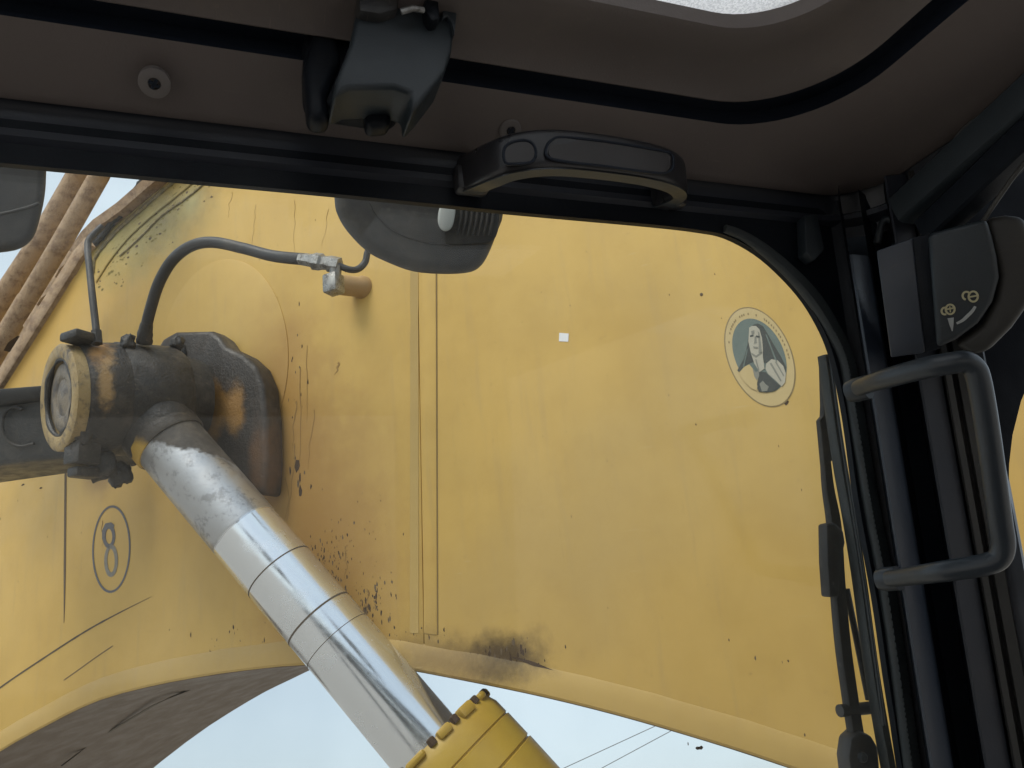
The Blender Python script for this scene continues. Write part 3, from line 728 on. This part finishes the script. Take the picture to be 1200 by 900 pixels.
# crack line under the boom
bm = B()
def under(px, py):                                           # first hit of the sight line with the underside sheet
    r = ray(px, py)
    best = None
    for s_ in np.linspace(.02, WB-.05, 160):
        P_ = on(px, py, PN, PD+s_)
        a0 = (P_-PN*s_); i = min(range(len(lowc)), key=lambda i: abs((lowc[i]-a0).dot(w_)))
        e = abs(P_.z-(lowc[i].z-.03))
        if best is None or e < best[0]: best = (e, P_)
    return best[1]
p = crom([under(x, y)-Vector((0, 0, .003)) for x, y in ((72, 896), (110, 868), (150, 843), (190, 820), (235, 802))], 6)
ribbon(bm, p, (0, 0, -1), [.006*(1+.6*noise.noise(Vector((i*.9, 4, 0)))) for i in range(len(p))], .002); link('underside_weld', bm, M_['scratch'], boom)
random.seed(11)
bm = B()
for (x0, y0, ln_, wd) in ((352, 430, 130, .0022), (347, 470, 60, .0035), (345, 520, 90, .0026), (360, 405, 90, .0014), (334, 560, 50, .002), (405, 640, 40, .002), (396, 425, 14, .004), (368, 480, 70, .0012), (300, 240, 60, .0006), (345, 235, 70, .0006), (385, 245, 45, .0006), (120, 610, 30, .002), (430, 690, 30, .0025), (272, 225, 30, .0007)):
    n_ = 9; x = x0; pts = []
    for q in range(n_): pts.append(pl(x, y0+ln_*q/(n_-1), .0005)); x += random.uniform(-2.2, 1.6)
    p = crom(pts, 3); ribbon(bm, p, -PN, [wd*max(.06, (1-i/len(p))*(.7+.9*noise.noise(Vector((i*.6, x0, 0))))) for i in range(len(p))], .0004)
link('rust_drip', bm, simple('rust_drip_stain', (.36, .215, .065), .7), boom, smooth=0, kind='stuff')
bm = B()
def chip(px, py, sx, sy, mi=0):
    c = pl(px, py, .0003); k = random.randint(6, 9); vs = []
    for q in range(k):
        a_ = 2*math.pi*q/k; rr = random.uniform(.55, 1.2)
        vs.append(bm.verts.new(c+w_*math.cos(a_)*sx*rr+Vector((0, 0, 1))*math.sin(a_)*sy*rr))
    bm.faces.new(vs).material_index = mi
random.seed(3)
for (cx, cy, wx, wy, n_, lo_, hi_) in ((348, 560, 14, 45, 8, .003, .008), (385, 660, 30, 38, 110, .0012, .0042), (430, 705, 28, 24, 80, .0012, .005), (350, 450, 12, 60, 14, .001, .004), (405, 640, 50, 60, 40, .001, .0025),
                                       (300, 300, 90, 60, 22, .001, .0025), (480, 745, 60, 12, 26, .001, .004), (590, 768, 55, 16, 40, .0015, .006), (700, 450, 240, 200, 26, .0008, .002), (60, 600, 55, 60, 8, .001, .003),
                                       (270, 745, 60, 22, 16, .0012, .004), (880, 820, 120, 50, 8, .001, .003)):
    for _ in range(n_):
        s_ = random.uniform(lo_, hi_); chip(random.gauss(cx, wx*.6), random.gauss(cy, wy*.6), s_*.6, s_*random.uniform(1, 2.2), random.random() < .35)
for (x, y, a_, b_) in ((349, 546, .010, .018), (352, 575, .005, .016), (247, 768, .007, .016), (303, 769, .012, .006), (340, 640, .004, .007), (921, 471, .0055, .0075), (27, 568, .012, .004), (48, 572, .008, .003)): chip(x, y, a_, b_)
for _ in range(200):
    f_ = random.random(); x_ = 118+f_*150+random.gauss(0, 6); y_ = 322-f_*160+random.gauss(8, 13)
    s_ = random.uniform(.0015, .005); chip(x_, y_, s_*1.6, s_, 2 if random.random() < .9 else 1)
link('paint_chip', bm, [M_['chip'], M_['drip'], simple('olive_mould', (.38, .31, .11), .9, 0, .3)], boom, smooth=0, kind='stuff')
bm = B(); p = crom([pl(x, y, .0006) for x, y in ((600, 770), (620, 776), (640, 784), (658, 790))], 6); ribbon(bm, p, -PN, [.004*math.sin(math.pi*(i+.5)/len(p)) for i in range(len(p))], .0006); link('scratch', bm, M_['chip'], boom)

# number eight in a ring, painted by hand
t = thing('number_marking', 'hand-painted grey number 8 inside an oval ring on the left of the yellow boom', 'marking', pl(130, 643))
bm = B(); pts = [pl(130.5+21.5*math.cos(a_)+1.2*math.sin(a_), 643.5-50*math.sin(a_), .0006) for a_ in np.linspace(0, 2*math.pi, 65)]
ribbon(bm, pts, -PN, .0032, .0005); link('oval_ring', bm, M_['ink'], t, smooth=0)
bm = B()
def loop8(cx, cy, rx, ry, w, mi): ribbon(bm, [pl(cx+rx*math.cos(a_), cy-ry*math.sin(a_), .0006) for a_ in np.linspace(0, 2*math.pi, 33)], -PN, w, .0005, mi)
loop8(127.8, 628.5, 5.6, 11.5, .006, 0); loop8(130.2, 657, 6.2, 16.5, .0062, 1)
ribbon(bm, [pl(x, y, .0009) for x, y in ((121.5, 632), (122, 622), (124.5, 616.5), (130, 615), (133.5, 617))], -PN, [.006, .0085, .009, .007, .004], .0005, 0)
link('figure_eight', bm, [M_['ink'], M_['ink2']], t, smooth=0)

# oval sticker with a veiled figure
t = thing('portrait_sticker', 'oval sticker with a grey portrait of a veiled figure on the yellow boom', 'sticker', pl(890, 418))
cs, ss = math.cos(rad(14)), math.sin(rad(14))
def ov(cx, cy, rx, ry, k=56): return [(cx+rx*math.cos(a_)*cs+ry*math.sin(a_)*ss, cy+rx*math.cos(a_)*ss*-0+ry*math.sin(a_)*cs-rx*math.cos(a_)*-ss*.0) for a_ in np.linspace(0, 2*math.pi, k, endpoint=False)]
def patch(name, poly, mat, off, parent=t, smooth=0):
    bm = B(); prism(bm, [pl(x, y, off) for x, y in poly], -PN*.0004); return link(name, bm, mat, parent, smooth=smooth)
patch('sticker_edge', ov(890.5, 418.5, 40.5, 60.5), M_['s_edge'], .0003)
patch('sticker_border', ov(890.5, 418.5, 39, 59), M_['s_rim'], .0008)
bgp = ov(890, 416.5, 31, 44.5)
patch('portrait_background', bgp, M_['s_bg'], .0013)
def inside(pts): return pts
patch('veil', [(878, 388), (882, 381), (888, 379), (894, 382), (900, 392), (908, 406), (916, 419), (921, 430), (920, 441), (908, 432), (894, 424), (882, 424), (874, 428), (866, 436), (864, 434), (872, 420), (876, 404)], M_['s_dark'], .0018)
patch('veil_face', [(878, 384), (881, 382), (886, 382), (890, 386), (893, 396), (894, 408), (894, 418), (896, 432), (890, 436), (884, 426), (880, 414), (877, 400)], M_['s_face'], .0023)
patch('face_shadow', [(888, 388), (890, 390), (892, 404), (893, 414), (889, 414), (889, 402)], M_['s_shade'], .0028)
patch('face_shadow', [(880, 388), (884, 387), (884, 391), (881, 392)], M_['s_shade'], .0028)
patch('white_cloak', [(898, 426), (904, 421), (911, 422), (918, 429), (921, 438), (920, 448), (916, 453), (910, 447), (900, 438), (897, 432)], M_['s_face'], .0023)
patch('white_cloak', [(866, 437), (872, 430), (878, 427), (884, 434), (889, 442), (887, 458), (880, 455), (872, 447)], M_['s_rim'], .0023)
patch('dark_habit', [(890, 436), (897, 436), (906, 445), (914, 452), (908, 458), (898, 460), (889, 459), (887, 450)], M_['s_dark'], .0023)
patch('folded_hands', [(890, 450), (894, 446), (897, 450), (901, 453), (899, 458), (893, 459)], M_['s_shade'], .0028)
patch('folded_hands', [(882, 432), (886, 436), (889, 434), (890, 440), (887, 446), (884, 441)], M_['s_shade'], .0028)
patch('face_feature', [(879, 393), (883, 392), (883, 394), (879, 395)], M_['s_dark'], .0028)
patch('face_feature', [(886, 393), (890.5, 394), (890, 396), (886, 395)], M_['s_dark'], .0028)
patch('face_feature', [(884.5, 394), (886, 394), (887, 402), (883.6, 403)], M_['s_shade'], .0028)
patch('face_feature', [(882.5, 406), (888.5, 406.5), (887.5, 408.5), (883.5, 408)], M_['s_shade'], .0031)
patch('wimple_fold', [(880, 413), (886, 416.5), (893, 412), (893, 414), (886, 419), (881, 416)], M_['s_shade'], .0028)
patch('wimple_fold', [(885, 421), (886.5, 421), (890, 434), (888.5, 434)], M_['s_shade'], .0028)
patch('cloak_fold', [(902, 426), (904, 425), (916, 446), (914.5, 447)], M_['s_shade'], .0028)
patch('cloak_fold', [(908, 424), (910, 424), (919, 440), (918, 441)], M_['s_shade'], .0028)
patch('veil_fold', [(897, 392), (898.5, 392), (911, 424), (909, 424)], M_['s_bg'], .0023)
patch('veil_fold', [(875, 410), (876.5, 409), (872, 430), (870.5, 430)], M_['s_bg'], .0023)
bm = B(); random.seed(5)
for k in range(34):
    a_ = rad(200+k*4.9+random.uniform(-1, 1)); cx, cy = 890.5+35*math.cos(a_)*cs+52*math.sin(a_)*ss, 418.5+52*math.sin(a_)*cs
    if random.random() < .8: box(bm, pl(cx, cy, .0014), w_, (0, 0, 1), PN, .0012, .0022, .0002)
link('faded_lettering', bm, M_['s_edge'], t, smooth=0, kind='stuff')
t = thing('painted_reflection', 'tiny white square painted on the yellow boom plate in place of a bright windscreen reflection', 'patch', pl(661, 395))  # small reflection in the windscreen, painted as a white square on the plate
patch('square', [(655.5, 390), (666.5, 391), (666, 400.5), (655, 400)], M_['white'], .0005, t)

# ------------------------------------------------------------------ boom cylinder
cyl = thing('hydraulic_cylinder', 'chrome-rod hydraulic boom cylinder pinned to the yellow boom by a greasy black eye', 'cylinder', atd(156, 468, 1.93))
E0 = ORIG[cyl]
E1 = atd(489.6, 862, 1.62)
AX = (E1-E0).normalized(); LR = (E1-E0).length
RR = .0815
PA = AZ+rad(42); PAX = Vector((math.sin(PA), math.cos(PA), .10)).normalized()       # pin axis, into the boom
SIDE = AX.cross(ray(300, 600).normalized()).normalized()
if SIDE.dot(cr) < 0: SIDE = -SIDE
rm = NT('chrome_rod')
v = rm.dot((0, 0, 0), tuple(AX))
nz = rm.noise(11, 7, .65)
gpos = rm.math('ADD', v, rm.math('MULTIPLY', rm.math('SUBTRACT', nz, .5), .16))
grease = rm.ramp(rm.math('ADD', gpos, rm.math('MULTIPLY', rm.dot((0, 0, 0), tuple(SIDE)), -1.5)), .225, .205)                                     # black grease close to the eye
film = rm.ramp(rm.math('ADD', v, rm.math('MULTIPLY', rm.math('SUBTRACT', rm.noise(5, 3), .5), .03)), .475, .465)
worn = rm.ramp(rm.noise(22, 8, .75, rm.vec((1, 1, 1))), .5, .62, 0, .75)
c0 = rm.mix(rm.math('MULTIPLY', worn, film), rm.mix(film, (.74, .78, .83), (.44, .45, .47)), (.24, .24, .245)) if 1 else rm.mix(film, (.70, .72, .75), (.36, .36, .37))
c1 = rm.mix(rm.ramp(rm.noise(30, 5), .4, .7), (.05, .043, .037), (.10, .085, .07))
rc = rm.mix(grease, c0, c1)
r_ = rm.math('ADD', .20, rm.math('MULTIPLY', film, .22)); r_ = rm.math('ADD', r_, rm.math('MULTIPLY', grease, .25)); r_ = rm.math('ADD', r_, rm.ramp(rm.noise(9, 7, .7), .4, .75, -.05, .22))
rm.bump(rm.math('ADD', rm.math('MULTIPLY', rm.noise(14, 6, .7), rm.math('ADD', film, .08)), rm.math('MULTIPLY', grease, rm.noise(40, 5))), .35, .004)
rm.done(rc, r_, rm.math('MULTIPLY', rm.math('SUBTRACT', 1., grease), .93))
bm = B(); prof = [(.06, RR)]
prof += [(LR+.3, RR)]
lathe(bm, E0, AX, prof, 96); link('rod', bm, rm.m, cyl, smooth=30)
for s_, w in ((.60, .0014), (.745, .0020), (.81, .0006)):
    bm = B(); lathe(bm, E0, AX, [(s_-w, RR-.001), (s_-w, RR+.0008), (s_+w, RR+.0008), (s_+w, RR-.001)], 64); link('grime_ring', bm, M_['scratch'], cyl)
# rod eye on the pin axis, end cap with ring
bm = B(); lathe(bm, E0, PAX, [(-.055, .132), (-.046, .140), (.085, .140), (.098, .133)], 64, wob=.004); eye = link('rod_eye', bm, M_['grease'], cyl, smooth=50)
bm = B(); lathe(bm, E0, AX, [(.05, .085), (.10, .092), (.125, .093), (.15, .088), (.152, RR+.001)], 48, wob=.003); link('eye_neck', bm, M_['grease'], eye, smooth=50)
bm = B(); lathe(bm, E0, AX, [(.12, .0865), (.128, .0895), (.165, .0885), (.172, .0845)], 48)
link('neck_collar', bm, grimy('rod_collar_paint', (.045, .038, .033), (.09, .075, .06), .44, .7, 14, .5, 0, .5, [(tuple(AX*.15-SIDE*.066-ray(200, 540).normalized()*.045), .045, .012, .03, 26, (.55, .34, .05), 1., (1, 1, 1))]), eye)
capc = E0-PAX*.172
bm = B(); lathe(bm, E0, PAX, [(-.145, .110), (-.142, .130), (-.136, .134), (-.06, .137), (-.04, .137)], 56, wob=.003)
bossm = grimy('boss_rust_grease', (.024, .021, .02), (.065, .054, .045), .46, .7, 18, .5, 0, .7, [(tuple(-PAX*.055+Vector((-.01, -.10, .075))), .03, .02, .09, 24, (.44, .23, .07), .95, (1.6, .8, .55)), (tuple(-PAX*.045+Vector((.0, -.13, .01))), .03, .02, .10, 26, (.40, .25, .10), .85, (2.0, .8, .5))])
boss = link('pin_boss', bm, bossm, cyl, smooth=50)
bm = B(); lathe(bm, E0, PAX, [(-.14, .090), (-.168, .091), (-.172, .096), (-.172, .121), (-.168, .127), (-.14, .127)], 64); link('cap_ring', bm, M_['capring'], boss, smooth=40)
bm = B(); lathe(bm, E0, PAX, [(-.13, .089), (-.155, .087), (-.161, .080), (-.163, .05), (-.159, .044), (-.161, .03), (-.165, .012)], 48, wob=.0015); link('pin_cap', bm, M_['capface'], boss)
bm = B(); c = capc
for (px, py, sx, sz) in ((97, 530, .027, .05), (98, 554, .019, .02)):
    box(bm, atd(px, py, 1.78), w_, PN, (0, 0, 1), sx, .03, sz*.6, .006)
link('retainer_bolt', bm, M_['grease'], boss)
bm = B(); box(bm, atd(93, 396, 1.79), w_, PN, (0, 0, 1), .030, .03, .011, .006); link('grease_block', bm, M_['grease'], boss)
u2, v2 = basis(PAX)[1:]
bm = B(); p = [capc+PAX*.006+(u2*math.cos(a_)+v2*math.sin(a_))*.090 for a_ in np.linspace(0, 2*math.pi, 60, endpoint=False)]
tube(bm, p, [.0075*(.75+.8*noise.noise(Vector((math.cos(i/60*6.283)*2, math.sin(i/60*6.283)*2, 7)))) for i in range(60)], 8, True); link('grease_ring', bm, M_['grease'], boss)
for q, (px, py, d_, rr) in enumerate(((100, 505, 1.77, .024), (92, 520, 1.77, .02), (150, 402, 1.87, .018), (122, 545, 1.83, .03), (204, 430, 1.98, .02), (140, 556, 1.86, .026), (208, 402, 1.98, .016))):
    bm = B(); bmesh.ops.create_icosphere(bm, subdivisions=3, radius=1)
    c_ = atd(px, py, d_)
    for v_ in bm.verts:
        k_ = 1+.45*noise.noise(v_.co*1.7+Vector((q*3, 0, 0)))+.2*noise.noise(v_.co*5+Vector((q*3, 0, 0)))
        v_.co = c_+Vector((v_.co.x, v_.co.y*.8, v_.co.z*1.25))*rr*k_
    link('grease_lump', bm, M_['grease'], boss, smooth=80)
# bracket plate of the boss on the boom
FO = .07
fo = [(190, 396), (205, 388), (246, 387), (256, 394), (263, 405), (284, 415), (298, 428), (307, 450), (311, 490), (312, 540), (309, 582), (270, 566), (230, 556), (190, 550), (170, 500), (170, 430)]
EXT = [(tuple(pl(246, 482, .07)-E0), .06, .02, .07, 15, (.32, .16, .035), .95, (1, 1, .8)), (tuple(pl(274, 480, .07)-E0), .035, .015, .06, 15, (.34, .18, .05), .9, (1, 1, .6)), (tuple(pl(312, 540, .04)-E0), .03, .02, .06, 12, (.17, .08, .03), .8, (1, 1, .3))]
flm = grimy('flange_grease', (.03, .025, .022), (.065, .052, .044), .45, .7, 14, .5, 0, .45, EXT)
bm = B(); prism(bm, [pl(x, y, FO) for x, y in fo], PN*(FO-.002), .014, 3); link('boss_bracket', bm, flm, cyl, smooth=45)
bm = B(); lathe(bm, E0, PAX, [(.09, .118), (.11, .118), (.16, .11)], 40, wob=.004); link('inner_boss', bm, M_['grease'], cyl, smooth=50)
bm = B(); p = crom([pl(x, y, FO+.006) for x, y in ((207, 396), (213, 410), (212, 440), (205, 470), (208, 505))], 5); tube(bm, p, [.010*(1+.6*noise.noise(Vector((i*.8, 0, 5)))) for i in range(len(p))], 8); link('weld_bead', bm, M_['grease'], cyl)
# barrel with castellated gland
byel = NT('cylinder_barrel_paint')
bc = byel.mix(byel.ramp(byel.noise(6, 6, .65), .35, .7), (.50, .33, .045), (.42, .27, .045))
bc = byel.mix(byel.ramp(byel.noise(26, 6, .7), .62, .7, 0, .8), bc, (.10, .06, .03))
byel.bump(byel.noise(60, 5), .25, .002); byel.done(bc, .42)
G0 = LR+.034; RB = .166
bm = B(); lathe(bm, E0, AX, [(G0+.012, RR+.002), (G0+.012, RB-.03), (G0+.002, RB-.026), (G0+.002, RB-.012), (G0+.016, RB-.006), (G0+.032, RB), (G0+.062, RB+.001), (G0+.0635, RB-.002), (G0+.066, RB-.002), (G0+.0675, RB+.002), (G0+.125, RB+.003), (G0+.127, RB-.001), (G0+.130, RB-.001), (G0+.132, RB+.004), (G0+.9, RB+.008)], 96)
link('barrel', bm, byel.m, cyl, smooth=35)
ax_, u_, v_ = basis(AX)
random.seed(21)
for q in range(14):
    a_ = 2*math.pi*(q+.2)/14; dd = u_*math.cos(a_)+v_*math.sin(a_); tt = AX.cross(dd)
    hh = random.uniform(.006, .013); ww = random.uniform(.014, .027); a_ += random.uniform(-.06, .06)
    dd = u_*math.cos(a_)+v_*math.sin(a_); tt = AX.cross(dd)
    bm = B(); box(bm, E0+dd*(RB-.012)+AX*(G0+.006), tt, dd, AX, ww, .0135, hh, .006)
    lug = link('gland_lug', bm, byel.m, cyl, smooth=40)
    bm = B(); lathe(bm, E0+dd*(RB-.013)+tt*(ww+.013)+AX*(G0+.001), AX, [(-.006, .006), (-.004, .009), (.01, .0095)], 6)
    link('gland_bolt', bm, M_['chip'], lug, smooth=0)

# dark stop block behind the pin cap
t = thing('stop_block', 'dark grey steel block with a raised scroll at the left edge, behind the pin cap', 'block', atd(20, 500, 1.95))
bm = B(); prism(bm, [atd(x, y, 1.95) for x, y in ((-120, 468), (-30, 458), (48, 450), (60, 458), (74, 520), (90, 536), (30, 541), (-120, 562))], PN*.2, .02, 3); blk = link('block', bm, M_['darkblock'], t)
bm = B(); prism(bm, [atd(x, y, 1.93) for x, y in ((-120, 468), (-30, 457), (48, 451), (52, 466), (0, 474), (-120, 486))], PN*.1, .008, 2); link('top_ledge', bm, M_['lamp'], blk)
bm = B(); tube(bm, crom([atd(x, y, 1.94) for x, y in ((26, 480), (16, 477), (6, 484), (3, 500), (8, 515), (22, 523), (40, 520))], 6), .004, 8); link('raised_scroll', bm, M_['lamp'], blk)

# ------------------------------------------------------------------ hoses
t = thing('hydraulic_hose', 'black rubber hose arching from the rod eye to a steel fitting on the boom', 'hose', pl(170, 400, .3))
hs = [(169, 402, 1.90), (171, 385, 1.89), (177, 360, 1.88), (187, 330, 1.87), (203, 304, 1.86), (225, 288, 1.84), (250, 284, 1.82), (285, 291, 1.79), (320, 300, 1.75), (358, 304, 1.70)]
hpth = crom([atd(*q) for q in hs], 7)
bm = B(); tube(bm, hpth, .0135, 14); hose = link('hose', bm, M_['hose'], t)
bm = B(); tube(bm, hpth[:10], [.019, .019, .02, .018, .018, .0185, .0165, .016, .0155, .014], 14); link('hose_boot', bm, M_['grease'], t)
ft = [(352, 303.5, 1.705), (358, 304, 1.70), (366, 305.5, 1.69), (368, 306, 1.69), (376, 307, 1.685), (379, 308, 1.685), (384, 308, 1.68), (386, 309, 1.68), (398, 311, 1.675)]
bm = B(); tube(bm, [atd(*q) for q in ft], [.014, .015, .015, .020, .020, .0165, .0165, .019, .018], 6); link('hose_fitting', bm, M_['steel'], t)
bm = B(); tube(bm, crom([atd(*q) for q in ((396, 311, 1.675), (410, 316, 1.675), (420, 315, 1.685), (428, 307, 1.695), (431, 295, 1.70), (440, 280, 1.71))], 6), .0075, 10); link('bent_tube', bm, M_['hose'], t)
bm = B(); tube(bm, [atd(393, 311, 1.675), atd(393, 322, 1.675), atd(391, 332, 1.675)], [.014, .013, .016], 10)
box(bm, atd(391, 333, 1.675), w_, PN, (0, 0, 1), .018, .018, .022, .005); link('elbow_fitting', bm, M_['steel'], t)
t = thing('grease_line', 'thin dark grease pipe running up from the pin boss to the boom edge', 'pipe', pl(110, 400, .2))
bm = B(); tube(bm, crom([atd(*q) for q in ((114, 402, 1.80), (112, 380, 1.82), (108, 345, 1.86), (104.5, 310, 1.93), (103, 292, 1.98), (105, 280, 2.0), (120, 265, 2.02))], 6), .0085, 10); link('pipe', bm, M_['hose'], t)
bm = B(); tube(bm, [atd(114, 403, 1.80), atd(113, 388, 1.81)], .0125, 6); link('pipe_nut', bm, M_['grease'], t)

# ------------------------------------------------------------------ steel pipes over the boom (upper left)
def pipe(label, pts, r, grp='steel pipes along the top of the boom'):
    o = thing('steel_pipe', label, 'pipe', atd(*pts[0]), grp)
    bm = B(); tube(bm, [atd(*q) for q in pts], r, 20); link('pipe', bm, M_['pipe'], o); return o
pipe('dusty tan pipe, uppermost beside the sky at the upper left', [(132, 120, 2.3), (92, 205, 2.3), (42, 292, 2.3), (0, 355, 2.3), (-80, 478, 2.3)], .032)
pipe('dusty tan pipe between the uppermost pipe and the boom edge', [(155, 120, 2.22), (117, 205, 2.22), (70, 288, 2.22), (14, 382, 2.22), (-60, 505, 2.22)], .027)
t = thing('pipe_rail', 'narrow tan steel rail carrying the pipes along the boom edge at the upper left', 'rail', atd(40, 400, 2.15))
bm = B(); p = [atd(*q) for q in ((106, 284, 2.06), (92, 300, 2.06), (66, 342, 2.06), (42, 380, 2.06), (6, 437, 2.06), (-60, 540, 2.06))]; tube(bm, p, .022, 10, flat=(PN, .4, 6)); link('rail', bm, M_['pipe'], t)
bm = B(); p = [atd(*q) for q in ((84, 296, 2.16), (50, 352, 2.16), (30, 384, 2.16))]; tube(bm, p, .010, 10, flat=(PN, .5, 6)); link('rail', bm, M_['pipe'], t)
bm = B(); p = [atd(*q) for q in ((24, 346, 2.26), (0, 386, 2.26), (-40, 450, 2.26))]; tube(bm, p, .010, 10, flat=(PN, .5, 6)); link('rail', bm, M_['pipe'], t)
for x, y, sz in ((80, 318, .016), (20, 404, .014), (58, 352, .012)):
    bm = B(); box(bm, atd(x, y, 2.14), (atd(x+8, y-14, 2.14)-atd(x, y, 2.14)), PN, (1, 0, 1), sz, .02, .016, .004); link('pipe_clamp', bm, M_['chip'] if y > 380 else M_['pipe'], t)

# ------------------------------------------------------------------ lamps hung outside under the cab roof
t = thing('work_lamp', 'rounded dark grey work lamp with clear side lens hanging just below the windscreen header', 'lamp', atd(490, 240, .95))
LD = .95
lo = [(388, 170), (390, 232), (394, 252), (406, 272), (430, 296), (458, 310), (484, 319), (515, 322), (546, 321), (562, 315), (573, 300), (585, 270), (592, 246), (596, 170)]
loc_ = crom([atd(x, y, LD) for x, y in lo], 3)
bm = B(); fwd = ray(490, 270).normalized()
prism(bm, loc_, fwd*.12, .022, 5); shell = link('lamp_housing', bm, M_['lamp'], t, smooth=60)
up_ = [(424, 170), (432, 236), (450, 262), (470, 276), (500, 285), (530, 287), (560, 286), (578, 282), (586, 256), (590, 170)]
bm = B(); prism(bm, crom([atd(x, y, LD-.003) for x, y in up_], 3), fwd*.02, .003, 2); facep = link('lamp_face', bm, M_['lamp'], t, smooth=40)
bm = B(); prism(bm, crom([atd(x, y, LD-.012) for x, y in ((517, 240), (529, 238), (534, 245), (531, 264), (524, 271), (516, 268), (513, 256))], 4, True), fwd*.012, .003, 2); link('side_lens', bm, M_['lens'], facep)
for k in range(7):
    x = 540+k*6.2
    bm = B(); tube(bm, [atd(x+2, 236, LD-.004), atd(x, 258, LD-.005), atd(x-4, 276, LD-.003)], .0019, 8); link('vent_rib', bm, M_['ribdark'], facep)
bm = B(); tube(bm, [atd(500, 195, LD+.04), atd(500, 120, LD+.02)], .014, 12); link('lamp_stem', bm, M_['black'], t)
t = thing('work_lamp', 'dark rounded lamp housing cut off by the left edge of the view', 'lamp', atd(0, 240, .95))
ro = [(56, 120), (55, 198), (53, 230), (47, 258), (40, 278), (28, 290), (8, 296), (-40, 298), (-90, 285), (-110, 230), (-112, 120)]
bm = B(); prism(bm, crom([atd(x, y, .95) for x, y in ro], 3), ray(0, 240).normalized()*.1, .016, 5); link('lamp_housing', bm, M_['lamp'], t, smooth=60)
bm = B(); tube(bm, crom([atd(x, y, .95) for x, y in ((-60, 250), (-10, 252), (30, 244), (46, 238))], 4), .002, 8); link('housing_rib', bm, M_['lamp'], t)

# ------------------------------------------------------------------ overhead wires far off
for lb, a_, b_ in (('upper one of two thin power lines in the pale sky under the boom', (520, 962), (780, 848)), ('lower one of two thin power lines in the pale sky under the boom', (560, 975), (800, 852))):
    A0, B0 = atd(*a_, 40), atd(*b_, 44); d_ = B0-A0
    bm = B(); tube(bm, [A0-d_*2+d_*q*.5+Vector((0, 0, .12*(q-5)**2)) for q in range(11)], .022, 6)
    link('power_line', bm, M_['wire'], None, A0, label=lb, cat='power line', group='power lines under the boom')
